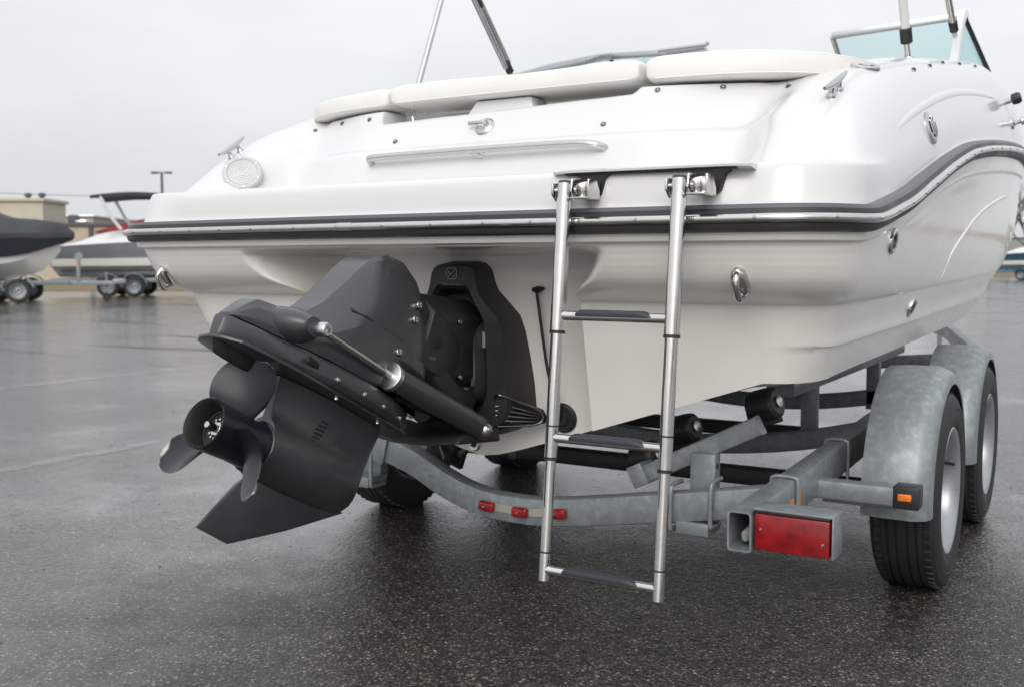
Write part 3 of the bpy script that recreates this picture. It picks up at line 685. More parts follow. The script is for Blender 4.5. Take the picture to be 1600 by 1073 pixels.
# small fittings on the centre transom
p, n = onto(hbvh, (.30, -1, .562), (0, 1, 0))
fl = MB().lathe([(0, .02), (.02, .02), (.024, .012), (.040, .012), (.046, .006), (.047, -.006)], AX(p, n), 28).build('cable_gland', 'black_rubber', boat)
MB().tube(smooth_path([p + n * .02 + Vector((0, 0, .0)), p + n * .045 + Vector((.005, 0, .05)), (.272, .415, .70), (.262, .40, .80), (.252, .39, .90), (.247, .385, .948)], 8), .0048, 10).build('steering_cable', 'black_rubber', boat, angle=60)
MB().tube([(.236, .385, .950), (.258, .38, .950), (.264, .40, .954)], [.007, .011, .004], 10).build('cable_clip', 'dark_void', boat, angle=60)
p, n = onto(hbvh, (-.034, -1, .452), (0, 1, 0))
dr = MB().lathe([(.010, .002), (.013, .008), (.022, .010), (.026, .005), (.027, -.004)], AX(p, n), 26, caps=False).build('drain_flange', 'stainless', boat)
MB().lathe([(0, .004), (.012, .004)], AX(p, n), 6, caps=False).build('drain_plug', 'dark_void', dr)
for x in (.10,):
    MB().box((x, .50, .425), (.03, .03, .03), bev=.004).build('sounder_foot', 'black_rubber', boat)

# ================================================================== stern drive
drive = empty('stern_drive', (0, .3, .75), parent=boat)
TH = R_(27); P0 = Vector((0, -.677, .675)); A_ = Vector((0, -math.cos(TH), math.sin(TH))); H_ = Vector((0, math.sin(TH), math.cos(TH))); X_ = Vector((1, 0, 0))
def D(a, x, h): return P0 + A_ * a + X_ * x + H_ * h
# upper cowling: faceted housing lofted along the drive axis
ST = [(.046, .243, .250, .022, .016), (.036, .243, .262, .032, .024), (.010, .243, .292, .042, .032), (-.008, .243, .308, .048, .036), (-.06, .243, .317, .064, .040), (-.129, .243, .329, .090, .045), (-.16, .243, .348, .102, .048), (-.20, .243, .392, .117, .052), (-.245, .243, .462, .124, .056), (-.285, .243, .530, .130, .058), (-.32, .243, .578, .134, .062), (-.365, .246, .606, .137, .066), (-.43, .262, .618, .138, .070), (-.49, .290, .600, .136, .072), (-.54, .315, .566, .128, .070), (-.572, .345, .525, .112, .066), (-.585, .37, .50, .095, .058)]
secs = []
for a, hb, ht, wb, wt in ST:
    hm = hb + (ht - hb) * .45; d = ht - hb
    half = [(wt * .80, ht), (wt, ht - min(.012, d * .2)), (wb * .62 + wt * .38, hb + d * .66), (wb * .96, hm), (wb, hb + d * .22), (wb * .97, hb + min(.012, d * .12)), (wb * .93, hb)]
    secs.append([tuple(D(a, x, h)) for x, h in half] + [tuple(D(a, -x, h)) for x, h in half[::-1]])
cowl = MB().loft(secs).build('cowling', 'drive_paint', drive, angle=24)
bv = cowl.modifiers.new('bevel', 'BEVEL'); bv.width = .006; bv.segments = 3; bv.limit_method = 'ANGLE'; bv.angle_limit = R_(24)
# raised shoulder panel and the shadow under its edge put in as a dark wedge, both flanks
for sg in (-1, 1):
    m = MB(); m.loft([[tuple(D(a, sg * x, h)) for x, h in ((xo - .012, hh + .014), (xo + .0035, hh + .003), (xo + .001, hh - .008 - .010 * k), (xo - .02, hh - .01))] for a, xo, hh, k in ((-.245, .099, .388, -.9), (-.29, .1205, .387, -.3), (-.35, .1290, .386, .2), (-.42, .1315, .386, .7), (-.48, .1300, .384, 1), (-.53, .1215, .382, .9))])
    m.build('cowl_edge_shade', 'drive_dark', cowl, angle=25)
    m = MB(); m.loft([[tuple(D(a, sg * x, h)) for x, h in ((xo - .03, hh + .01), (xo + .004, hh), (xo + .010, hh - .035), (xo - .01, hh - .055), (xo - .04, hh - .05))] for a, xo, hh in ((-.40, .125, .372), (-.46, .138, .372), (-.535, .136, .368), (-.565, .125, .362))])
    m.build('cowl_lug', 'drive_paint', cowl, bev=.004)
    for a, h in ((-.478, .512), (-.462, .463), (-.418, .352)):
        x = .112 if h > .5 else .126 if h > .4 else .139
        b = MB().lathe([(.0115, -.012), (.0115, .004), (.0095, .007), (.006, .007), (.005, .003), (0, .003)], AX(D(a, sg * x, h), (sg, -.15, .25)), 16).build('cowl_bolt', 'chrome', cowl, angle=40)
    # trim-ram boss
    m = MB(); m.lathe([(.044, .0), (.042, .03), (.037, .055), (.031, .075), (.025, .088), (.0225, .094), (.0225, .098)], Matrix.Translation(D(-.105, sg * .035, .284)) @ Matrix((-A_, H_, X_ * sg)).transposed().to_4x4() @ Matrix.Diagonal((1.35, 1, 1, 1)), 30)
    m.build('ram_boss', 'drive_paint', cowl, angle=40)
# intermediate housing under the seam
secs = []
for a, wt in ((.060, .012), (.045, .026), (-.008, .046), (-.06, .062), (-.13, .089), (-.25, .119), (-.36, .131), (-.46, .130), (-.56, .108), (-.605, .07)):
    h1 = .2405 if a > -.5 else .236; secs.append([tuple(D(a, x, h)) for x, h in ((wt, h1), (wt + .004, h1 - .01), (wt + .002, .200), (wt * .92, .188), (-wt * .92, .188), (-wt - .002, .200), (-wt - .004, h1 - .01), (-wt, h1))])
ih = MB().loft(secs).build('intermediate_housing', 'drive_paint', drive, bev=.003, angle=28)
for sg in (-1, 1):
    o = MB().box((0, 0, 0), (.006, .075, .016), bev=.002).build('housing_slot', 'dark_void', ih, loc=None)
    o.matrix_basis = Matrix.Translation(D(-.175, sg * .105, .217)) @ Matrix((X_, -A_, H_)).transposed().to_4x4() @ Matrix.Rotation(sg * .16, 4, 'Z')
    for a, x in ((-.245, .121), (-.345, .130), (-.43, .131), (-.52, .12)):
        MB().lathe([(.0075, -.01), (.0075, .004), (.004, .0065), (0, .0065)], AX(D(a, sg * x, .206), (sg, 0, 0)), 12).build('housing_bolt', 'stainless', ih, angle=40)
# anti-ventilation plate
pl = [(.070, .0), (.060, .040), (.034, .072), (-.03, .086), (-.14, .100), (-.30, .104), (-.50, .108), (-.585, .104), (-.622, .075), (-.61, .03)]
pts = pl + [(a, -x) for a, x in pl[::-1] if x > 0]
m = MB(); m.poly([D(a, x, .180) for a, x in pts], H_ * .008); avp = m.build('ventilation_plate', 'drive_paint', drive, bev=.002)
for sg in (-1, 1):
    for a in (-.30, -.48): MB().lathe([(.006, -.004), (.006, .003), (0, .004)], AX(D(a, sg * .085, .1755), -H_), 10).build('plate_screw', 'stainless', avp)
# trim tab fin under the plate
m = MB(); m.loft([[tuple(D(a - .02 * f, x * t, .180 - .030 * f)) for a, t in ((.062, .15), (.02, .8), (-.05, 1), (-.11, .6), (-.135, .1), (-.11, -.6), (-.05, -1), (.02, -.8))] for f, x in ((0, .022), (.15, .020), (.6, .014), (.95, .007))]); m.build('trim_tab', 'drive_dark', avp, bev=.002)
# lower unit: leg blending into gearcase bullet
secs = []
for h, aa, af, t, ta in ((.178, -.165, -.603, .050, .30), (.15, -.172, -.598, .043, .22), (.11, -.176, -.590, .040, .22), (.078, -.178, -.583, .042, .30), (.060, -.172, -.578, .049, .80), (.045, -.168, -.576, .055, .92), (.02, -.166, -.573, .0615, .98), (0, -.165, -.570, .0630, 1), (-.02, -.166, -.566, .0605, .98), (-.04, -.168, -.558, .0530, .95), (-.055, -.172, -.545, .0430, .8), (-.068, -.18, -.525, .026, .6), (-.078, -.20, -.49, .010, .4)):
    half = []
    for q in (0, .03, .1, .22, .38, .55, .7, .82, .91, .965, 1):
        a = aa + (af - aa) * q
        e = ta + (1 - ta) * math.sin(min(q / .45, 1) * math.pi / 2) if q < .45 else math.sqrt(max(0, 1 - ((q - .45) / .55) ** 2.2))
        half.append((a, t * e))
    secs.append([tuple(D(a, x, h)) for a, x in half] + [tuple(D(a, -x, h)) for a, x in half[-2::-1]])
lu = MB().loft(secs).build('gearcase', 'drive_paint', drive, angle=50)
for sg in (-1, 1):
    for k in range(9):
        f = k / 8; a = -.338 + .030 * f; h = .122 - .090 * f; x = .0395 + (.012 * max(0, (.075 - h) / .045))
        o = MB().box((0, 0, 0), (.006, .030 - .006 * abs(f - .5), .0045), bev=.001).build('water_intake', 'dark_void', lu)
        o.matrix_basis = Matrix.Translation(D(a, sg * x, h)) @ Matrix((X_, -A_, H_)).transposed().to_4x4()
m = MB(); m.lathe([(.0625, -.002), (.0650, .0), (.0650, .012), (.0625, .014)], AX(D(-.178, 0, 0), A_), 40, caps=False); m.build('gearcase_ring', 'drive_paint', lu)
# skeg
m = MB(); sk = [(-.545, -.060), (-.36, -.155), (-.186, -.231), (-.078, -.219), (-.112, -.165), (-.155, -.098), (-.19, -.062), (-.30, -.05)]
m.loft([[tuple(D(a, x * (1 - .75 * max(0, (-h - .05) / .19)), h)) for a, h in sk] for x in (-.011, .011)]); m.build('skeg', 'drive_paint', drive, bev=.002)
# propeller: built in its own frame, local Y = axis (aft), X right, Z up
PM = Matrix.Translation(P0) @ Matrix((X_, A_, H_)).transposed().to_4x4()
prop = MB().lathe([(.0585, .002), (.0605, .0), (.0600, -.03), (.0575, -.10), (.0590, -.150), (.0600, -.163), (.045, -.163)], Matrix.Rotation(-math.pi / 2, 4, 'X'), 48, caps=False).build('propeller', 'propeller_paint', drive)
prop.matrix_basis = PM
def sub(name, mb, m, **k):
    o = mb.build(name, m, None, **k); o.parent = prop; return o
RX = Matrix.Rotation(-math.pi / 2, 4, 'X')
sub('hub_bore', MB().lathe([(.0585, .002), (.054, -.004), (.0505, -.02), (.049, -.055), (.030, -.058), (0, -.058)], RX, 48, caps=False), 'drive_dark')
sub('hub_web', MB().lathe([(.047, -.053), (.047, -.050), (.0445, -.050), (.0445, -.053)], RX, 40, caps=False), 'drive_satin')
sub('propeller_nut', MB().lathe([(.021, -.058), (.021, -.044), (.017, -.040), (.0, -.040)], RX, 6), 'stainless', smooth=False)
wsh = MB()
for k in range(12):
    a = k * math.pi / 6; wsh.box((.023 * math.cos(a), -.046, .023 * math.sin(a)), (.008, .010, .006), bev=.001)
sub('tab_washer', wsh, 'stainless')
sub('propeller_shaft', MB().lathe([(.0095, -.06), (.0095, -.014), (.007, -.010), (0, -.009)], RX, 18), 'stainless')
PITCH = .46
def blade(ang0):
    nr, nc = 16, 16; top = []; bot = []
    for i in range(nr):
        f = i / (nr - 1); r = .052 + (.191 - .052) * f
        ch = math.radians(72) * (1 - .32 * f) * (math.sqrt(max(0, 1 - max(0, (f - .42) / .58) ** 2.4)) if f > .42 else 1) * (.80 + .20 * min(1, f / .3))
        ch = max(ch, .05); skew = math.radians(16) * f ** 1.5
        rowt, rowb = [], []
        for j in range(nc):
            u = j / (nc - 1) * 2 - 1; th = u * ch * .5 - skew
            a = -.088 + PITCH / (2 * math.pi) * (th + skew) + .014 * f + .006 * (u * u)
            t = .0045 * (1 - .75 * f) * (1 - u * u) + .0007
            phi = ang0 + th
            rowt.append((r * math.cos(phi), a + t, r * math.sin(phi))); rowb.append((r * math.cos(phi), a - t, r * math.sin(phi)))
        top.append(rowt); bot.append(rowb)
    V = [p for r in top for p in r] + [p for r in bot for p in r]; n = nr * nc; F = []
    for i in range(nr - 1):
        for j in range(nc - 1):
            q = [i * nc + j, i * nc + j + 1, (i + 1) * nc + j + 1, (i + 1) * nc + j]; F.append(q); F.append([n + k for k in q[::-1]])
        for j in (0, nc - 1): q = [i * nc + j, (i + 1) * nc + j, n + (i + 1) * nc + j, n + i * nc + j]; F.append(q if j == 0 else q[::-1])
    for j in range(nc - 1): i = nr - 1; F.append([i * nc + j, i * nc + j + 1, n + i * nc + j + 1, n + i * nc + j])
    return MB().add(V, F)
for k in range(3): sub('propeller_blade', blade(R_(95 + 120 * k)), 'propeller_paint', angle=60)

# transom shield (horseshoe casting) ------------------------------------
OUT = [(0, 1.027), (.045, 1.027), (.070, 1.022), (.080, 1.005), (.088, .965), (.098, .938), (.135, .900), (.166, .866), (.180, .820), (.190, .750), (.198, .67), (.199, .598), (.180, .552), (.13, .522), (.07, .503), (0, .495)]
INN = [(0, .948), (.030, .948), (.048, .944), (.060, .930), (.066, .915), (.078, .893), (.092, .872), (.104, .850), (.110, .815), (.113, .750), (.115, .69), (.114, .645), (.100, .610), (.075, .588), (.04, .575), (0, .570)]
def ring(L, y, s=1, cz=.76, dz=0): 
    r = [(x * s, y, cz + (z - cz) * s + dz) for x, z in L]; return r + [(-x, y, z) for x, y, z in r[-2:0:-1]]
sh = MB().loft([ring(OUT, .47, 1.05), ring(OUT, .40, 1.04), ring(OUT, .325, 1.0), ring(OUT, .305, .97), ring(INN, .300, 1.10), ring(INN, .312, 1.02), ring(INN, .36, .94), ring(INN, .44, .90)], caps=False).build('transom_shield', 'drive_dark', drive, angle=28)
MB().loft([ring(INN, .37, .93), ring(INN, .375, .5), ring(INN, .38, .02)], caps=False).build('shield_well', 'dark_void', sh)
MB().loft([ring(INN, .36, .93), ring(INN, .28, .84), ring(INN, .275, .76), ring(INN, .36, .74)], caps=False).build('gimbal_ring', 'drive_satin', sh, angle=30)
# emblem and wordmark on the shield head
em = MB().tube([(.000 + .0185 * math.cos(a) * (abs(math.cos(a)) + .001) ** -.45, .3005, .997 + .0165 * math.sin(a) * (abs(math.sin(a)) + .001) ** -.45) for a in np.linspace(0, 2 * math.pi, 41)[:-1]], .0014, 6, closed=True).build('emblem', 'label_grey', sh)
g = MB(); g.tube([(-.013, .300, 1.004), (-.004, .300, .996), (.014, .300, 1.006)], .0014, 6); g.tube([(-.012, .300, .986), (.001, .300, .998), (.004, .300, .986), (.014, .300, .994)], .0014, 6); g.tube([(-.015, .300, .993), (-.004, .300, 1.006)], .0012, 6); g.build('emblem_mark', 'label_grey', em)
wmk = MB()
for k in range(16):
    if k not in (2,): wmk.box((-.055 + k * .0072, .3015, .9655), (.0042 if k % 3 else .0028, .0015, .0052 if k % 4 else .0066))
wmk.build('wordmark', 'label_grey', sh)
# bell housing between cowling and shield, with bellows and yoke arms
secs = []
for a, w_, h0, h1 in ((-.54, .124, .31, .575), (-.60, .122, .31, .57), (-.68, .112, .32, .55), (-.76, .095, .33, .52), (-.82, .08, .35, .49)):
    secs.append([tuple(D(a, x, h)) for x, h in ((w_ * .5, h1), (w_, h1 - .05), (w_, h0 + .06), (w_ * .7, h0), (-w_ * .7, h0), (-w_, h0 + .06), (-w_, h1 - .05), (-w_ * .5, h1))])
bell = MB().loft(secs).build('bell_housing', 'drive_dark', drive, bev=.008, angle=26)
for sg in (-1, 1):
    o = MB().box((0, 0, 0), (.004, .038, .034), bev=.001).build('housing_label', 'dark_void', bell); o.matrix_basis = Matrix.Translation(D(-.588, sg * .1235, .452)) @ Matrix((X_, -A_, H_)).transposed().to_4x4() @ Matrix.Rotation(.5, 4, 'X')
    o = MB().box((0, 0, 0), (.003, .030, .010), bev=.001).build('housing_label', 'drive_satin', bell); o.matrix_basis = Matrix.Translation(D(-.585, sg * .1235, .402)) @ Matrix((X_, -A_, H_)).transposed().to_4x4() @ Matrix.Rotation(.3, 4, 'X')
    m = MB(); m.loft([[tuple(D(a, sg * x, h + dh)) for x, dh in ((.085, .05), (.112, .035), (.116, -.03), (.085, -.05))] for a, h in ((-.60, .40), (-.68, .37), (-.76, .35), (-.86, .36))]); m.build('yoke_arm', 'drive_dark', bell, bev=.006)
    MB().box((sg * .105, .325, .80), (.012, .02, .05), bev=.003).build('warning_tag', 'label_grey', sh)
prf = []
for k in range(15): prf.append((.062 + (.012 if k % 2 else 0), k * .017))
MB().lathe(prf, AX((0, .16, .70), (0, 1, .1)), 28).build('drive_bellows', 'black_rubber', drive, angle=20)
prf = [(.028 + (.006 if k % 2 else 0), k * .014) for k in range(17)]
MB().lathe(prf, AX((.02, .12, .60), (0, 1, -.05)), 22).build('exhaust_bellows', 'black_rubber', drive, angle=20)
for sg in (-1, 1):
    for q in range(3): MB().tube(smooth_path([(sg * (.03 + .02 * q), .42, .66 + .03 * q), (sg * (.07 + .01 * q), .28, .62 + .02 * q), (sg * .06, .12, .60 + .03 * q), (sg * .03, -.02, .66 + .02 * q)], 6), .0065, 8).build('hydraulic_hose', 'black_rubber', drive, angle=60)
    MB().box((sg * .085, .24, .655), (.025, .03, .02), bev=.003).build('hose_fitting', 'aluminium', drive)
    # trim ram
    b0 = Vector((sg * .172, .195, .556)); r1 = D(-.404, sg * .150, .279); r2 = D(-.120, sg * .140, .285); dr_ = (r1 - b0).normalized()
    ram = MB().tube([b0 - dr_ * .025, b0 - dr_ * .02, b0 + dr_ * .03, b0 + dr_ * .06, r1 - dr_ * .02, r1], [.022, .030, .034, .0330, .0325, .0325], 24).build('trim_ram', 'drive_paint', drive, angle=40)
    MB().tube([r1 - dr_ * .008, r1 - dr_ * .008, r1 + dr_ * .008, r1 + dr_ * .010], [.032, .0365, .0365, .033], 28).build('ram_gland', 'aluminium', ram, angle=40)
    MB().tube([r1, r2], .0100, 16).build('ram_rod', 'stainless', ram, angle=60)
    MB().tube([b0 + dr_ * .06 + H_ * .030, r1 - dr_ * .03 + H_ * .026], .0065, 10).build('ram_pipe', 'drive_paint', ram, angle=60)
    MB().lathe([(.020, -.028), (.020, .012), (.013, .024), (0, .028)], AX(b0 + Vector((sg * .018, -.012, 0)), (sg, -.3, 0)), 20).build('ram_pivot', 'stainless', ram, angle=50)
    e = D(-.120, sg * .135, .285)
    MB().lathe([(.0175, -.002), (.0175, .022), (.0150, .026), (.0085, .026), (.0075, .018), (0, .018)], AX(e, (sg, 0, 0)), 24).build('ram_pin', 'aluminium', ram, angle=40)
    MB().tube([r2 - X_ * sg * .012, r2 + X_ * sg * .012], .017, 18).build('rod_eye', 'drive_satin', ram, angle=40)
    # clamp bracket with sacrificial ribs at the foot of the shield
    m = MB(); m.poly([(sg * .135, .33, .625), (sg * .175, .30, .640), (sg * .252, .395, .590), (sg * .262, .41, .555), (sg * .255, .41, .545), (sg * .15, .31, .548)], (0, .03, 0))
    an = m.build('anode_bracket', 'drive_dark', drive, bev=.006)
    for q in range(4): MB().tube([(sg * .155, .300 + .002 * q, .606 - q * .014), (sg * .200, .33, .602 - q * .014), (sg * .245, .388, .580 - q * .008)], .0032, 8).build('anode_rib', 'dark_chrome', an, angle=60)
    MB().tube(smooth_path([(sg * .140, .315, .622), (sg * .175, .288, .642), (sg * .215, .335, .618), (sg * .255, .388, .588), (sg * .262, .398, .560), (sg * .235, .375, .545), (sg * .16, .305, .545)], 5), .0035, 8).build('bracket_rim', 'dark_chrome', an, angle=60)
m = MB(); m.loft([[(x, .30, .545 - .05 * k), (x, .10, .55 - .03 * k), (x, .08, .525 - .03 * k), (x, .31, .50)] for x, k in ((-.17, 0), (-.06, .5), (.06, .5), (.17, 0))]); m.build('lower_yoke', 'drive_dark', drive, bev=.008)

# gimbal housing filling the shield opening behind the bell housing
gh = MB().loft([[(x * w_, y, z0 + (z1 - z0) * f) for x, f in ((.55, 1), (1, .80), (1, .22), (.6, 0), (-.6, 0), (-1, .22), (-1, .80), (-.55, 1))] for y, w_, z0, z1 in ((-.06, .108, .70, .955), (.06, .108, .67, .945), (.20, .098, .64, .93), (.345, .088, .62, .915))]).build('gimbal_housing', 'drive_dark', drive, bev=.008, angle=28)
for sg in (-1, 1):
    MB().box((sg * .102, .16, .80), (.006, .05, .045), bev=.002).build('housing_label', 'dark_void', gh)
    for z in (.70, .86): MB().lathe([(.009, -.006), (.009, .005), (.006, .008), (0, .008)], AX((sg * .101, .19, z), (sg, -.1, 0)), 12).build('housing_bolt', 'dark_chrome', gh, angle=40)

# ================================================================== trailer
X0 = .15
tr = empty('boat_trailer', (X0, 2, 0), 'galvanised tandem-axle boat trailer carrying the white motorboat', 'trailer')
def recttube(mb, P, w_, h, bevel=.008, up=Vector((0, 0, 1)), cap=True, hollow=False):
    """rounded rectangular tube along P"""
    P = [Vector(p) for p in P]; secs = []; b = bevel
    prof = [(-w_ / 2 + b, -h / 2), (w_ / 2 - b, -h / 2), (w_ / 2 - b * .3, -h / 2 + b * .3), (w_ / 2, -h / 2 + b), (w_ / 2, h / 2 - b), (w_ / 2 - b * .3, h / 2 - b * .3), (w_ / 2 - b, h / 2), (-w_ / 2 + b, h / 2), (-w_ / 2 + b * .3, h / 2 - b * .3), (-w_ / 2, h / 2 - b), (-w_ / 2, -h / 2 + b), (-w_ / 2 + b * .3, -h / 2 + b * .3)]
    for i, p in enumerate(P):
        t = (P[min(i + 1, len(P) - 1)] - P[max(i - 1, 0)]).normalized(); s = t.cross(up).normalized(); u = s.cross(t)
        secs.append([tuple(p + s * x + u * z) for x, z in prof])
    if hollow:
        k = 1 - .012 / w_; p = P[0]; t = (P[1] - P[0]).normalized(); s = t.cross(up).normalized(); u = s.cross(t)
        kw, kh = (w_ - .010) / w_, (h - .010) / h
        inner = [[tuple(p + t * d + s * x * kw + u * z * kh) for x, z in prof] for d in (.0, .30)]
        mb.loft([inner[1], inner[0]] + secs, caps=True)
    else: mb.loft(secs, caps=cap)
    return mb
BZ = lambda y: .390 + .030 * (y - .1)
bx = .98
right = [(bx, .085, BZ(.085)), (bx, .8, BZ(.8)), (bx, 2.0, BZ(2)), (bx, 3.2, BZ(3.2)), (bx, 4.2, BZ(4.2)), (X0 + .5, 5.6, BZ(5.2)), (X0 + .08, 6.9, BZ(5.6))]
rb = recttube(MB(), right, .060, .100, hollow=True).build('side_beam', 'galvanised', tr, angle=40)
left = [(2 * X0 - x, y if i else .62, z) for i, (x, y, z) in enumerate(right)]
recttube(MB(), left, .060, .100, hollow=True).build('side_beam', 'galvanised', tr, angle=40)
recttube(MB(), [(X0, 6.7, .565), (X0, 8.3, .56)], .08, .10).build('drawbar', 'galvanised', tr, angle=40)
# U-bolt clamps round the right beam
def ubolt(y, sz=.0055, x=bx, w_=.060, h=.10, z=None):
    z = BZ(y) if z is None else z; a = w_ / 2 + .006; t = h / 2 + .006
    MB().tube(smooth_path([(x - a, y, z - t - .03), (x - a, y, z + t - .02), (x - a + .006, y, z + t - .004), (x - a + .02, y, z + t), (x + a - .02, y, z + t), (x + a - .006, y, z + t - .004), (x + a, y, z + t - .02), (x + a, y, z - t - .03)], 5), sz, 10).build('clamp_bolt', 'galvanised', tr, angle=60)
ubolt(.455); ubolt(1.02)
# orange marks on the beam flank
m = MB(); m.box((bx + .0305, .425, BZ(.43) - .022), (.002, .03, .05)); m.build('reflector_mark', 'orange_mark', rb)
m = MB(); m.box((bx + .0305, .492, BZ(.49) - .014), (.002, .022, .055)); m.build('reflector_mark', 'orange_mark', rb)
# rear crossmember, bent down under the keel
CT = spl([-.72, -.60, -.45, -.29, -.21, -.10, .0, .10, .20, .32, .43, .69, .85, .97], [.485, .470, .445, .405, .378, .326, .294, .279, .277, .288, .305, .350, .378, .40])
cy = .42
xs = list(np.linspace(-.66, .96, 40))
cr_ = recttube(MB(), [(x, cy, CT(x) - .003) for x in xs], .062, .083, up=Vector((0, -1, 0)) if False else Vector((0, 0, 1))).build('rear_crossmember', 'galvanised', tr, angle=40)
# sleeve joining the crossmember to the left arm
m = MB(); recttube(m, [(-.43, cy, CT(-.43) - .003), (-.325, cy, CT(-.325) - .003)], .082, .104); m.build('crossmember_sleeve', 'galvanised', tr, angle=40)
m = MB(); m.box((-.375, cy - .005, CT(-.375) + .085), (.05, .05, .10), bev=.006); m.build('sleeve_post', 'galvanised', tr)
# red marker lamps on a pale strip
m = MB(); V = []
for x in np.linspace(.05, .337, 10): V.append([(x, cy - .0325, CT(x) - .014), (x, cy - .0325, CT(x) + .010), (x, cy - .0345, CT(x) + .010), (x, cy - .0345, CT(x) - .014)])
m.loft(V); st = m.build('marker_strip', 'strip_grey', tr)
for x in (.075, .195, .327):
    a = math.atan((CT(x + .03) - CT(x - .03)) / .06); Rm = Matrix.Rotation(-a, 3, 'Y')
    ml = MB().box((x, cy - .043, CT(x) - .002), (.054, .022, .030), rot=Rm, bev=.007, seg=3).build('marker_lamp', 'red_lens', tr)
    MB().lathe([(0, .003), (.003, .003), (.0045, 0)], AX((x - .006, cy - .0545, CT(x) - .002), (0, -1, 0)), 10).build('lamp_screw', 'chrome', ml)
# posts, rocker arms and rollers
def rocker(sg):
    fx = lambda x: X0 + sg * (x - X0)
    px = fx(.745)
    m = MB(); m.box((px, cy + .062, .395), (.075, .045, .20), bev=.005); po = m.build('roller_post', 'galvanised', tr)
    MB().lathe([(0, .001), (.008, .001)], AX((px + .0379, cy + .055, .46), (1, 0, 0)), 12, caps=False).build('post_hole', 'dark_void', po)
    m = MB(); m.box((px, cy + .012, CT(.745) - .063), (.095, .10, .035), bev=.003); m.build('post_foot', 'galvanised', tr)
    for dx in (-.062, .055):
        z = CT(.745 + dx); x = fx(.745 + dx)
        MB().tube(smooth_path([(x, cy + .04, z + .062), (x, cy - .02, z + .062), (x, cy - .040, z + .045), (x, cy - .042, z - .05), (x, cy - .03, z - .062), (x, cy + .03, z - .064)], 5), .0065, 10).build('clamp_bolt', 'galvanised', tr, angle=60)
    a0, a1 = Vector((fx(.545), .505, .405)), Vector((fx(.895), .505, .583))
    m = MB(); recttube(m, [a0, a1], .05, .055, up=Vector((0, 0, 1))); arm = m.build('rocker_arm', 'galvanised', tr, angle=40)
    m = MB(); m.box(a0 + Vector((0, -.005, .005)), (.05, .085, .065), rot=Matrix.Rotation(-sg * .47, 3, 'Y'), bev=.004); m.build('arm_bracket', 'galvanised', arm)
    for c, r, L in ((a0 + Vector((-sg * .035, .03, .035)), .046, .09), (a1 + Vector((-sg * .02, .03, .05)), .047, .09), (a0 + Vector((sg * .05, .10, .115)), .045, .11)):
        c.y += .07; c.z = min(c.z, zkeel(abs(c.x)) - r * 1.12 - .015)
        dd = Vector((1, -.25, sg * .33)).normalized() 
        M_ = AX(c, dd)
        ro = MB().lathe([(.012, -L / 2), (r * .75, -L / 2), (r * .95, -L / 2 + .008), (r, -L / 4), (r, L / 4), (r * .95, L / 2 - .008), (r * .75, L / 2), (.012, L / 2)], M_, 26).build('keel_roller', 'black_rubber', tr, angle=40)
        MB().lathe([(.010, L / 2), (.016, L / 2 + .001), (.016, L / 2 + .006), (.008, L / 2 + .008), (0, L / 2 + .008)], M_, 16).build('roller_cap', 'aluminium', ro)
        m = MB(); m.box(c + Vector((0, .0, -.035)), (L * 1.05, .022, .05), rot=Matrix.Rotation(-sg * .33, 3, 'Y'), bev=.003); m.build('roller_yoke', 'dark_void', ro)
rocker(1); rocker(-1)
# further crossmembers and bunk posts towards the bow
for y in (1.72, 2.9, 4.1):
    w_ = .84 if y < 4.2 else .6
    m = MB(); recttube(m, [(X0 + w_ * t, y, BZ(y) - .02 - (.13 if y < 4 else .06) * (1 - t * t)) for t in np.linspace(-1, 1, 17)], .05, .075); m.build('crossmember', 'galvanised', tr, angle=40)
for y in (2.9, 1.75):
    for sg in (-1, 1):
        x = X0 + sg * .55
        m = MB(); m.box((x, y, .46), (.06, .05, .28), bev=.004); m.build('bunk_post', 'galvanised', tr)
for sg in (-1, 1):
    x = X0 + sg * .55
    zz = zkeel(abs(x)) - .03 if sg > 0 else zkeel(abs(x)) - .03
    m = MB(); recttube(m, [(x, 1.35, zz - .025), (x, 3.4, zz - .02)], .10, .05); m.build('bunk_rail', 'galvanised', tr, angle=40)
    m = MB(); recttube(m, [(x, 1.33, zz + .008), (x, 3.42, zz + .013)], .11, .016, bevel=.004); m.build('bunk_pad', 'black_rubber', tr, angle=40)
# axles
for y in (1.22, 2.20):
    recttube(MB(), [(X0 - .86, y, .285), (X0 + .86, y, .285)], .06, .06).build('axle', 'black_rubber', tr, angle=40)
# wheels: built once round local X, copied
WR = .312
tp = [(.188, -.082), (.205, -.093), (.245, -.101), (.275, -.099), (.297, -.090), (.306, -.080), (.3075, -.060), (.311, -.059), (.3115, -.045), (.305, -.044), (.305, -.038), (.312, -.037), (.3125, -.020), (.306, -.019), (.306, -.013), (.3125, -.012), (.3125, .012), (.306, .013), (.306, .019), (.3125, .020), (.312, .037), (.305, .038), (.305, .044), (.3115, .045), (.311, .059), (.3075, .060), (.306, .080), (.297, .090), (.275, .099), (.262, .1005), (.258, .0985), (.245, .101), (.205, .093), (.188, .082)]
RY = Matrix.Rotation(math.pi / 2, 4, 'Y')
mt = MB().lathe(tp, RY, 64, caps=False)
for k in range(60):       # shoulder lugs
    a = 2 * math.pi * k / 60
    for sx_ in (-1, 1): mt.box((sx_ * .0705, .3075 * math.cos(a), .3075 * math.sin(a)), (.019, .017, .008), rot=Matrix.Rotation(a - math.pi / 2 + .12 * sx_, 3, 'X'))
tyre_me = mt.mesh('tyre', 'tyre_rubber', angle=25)
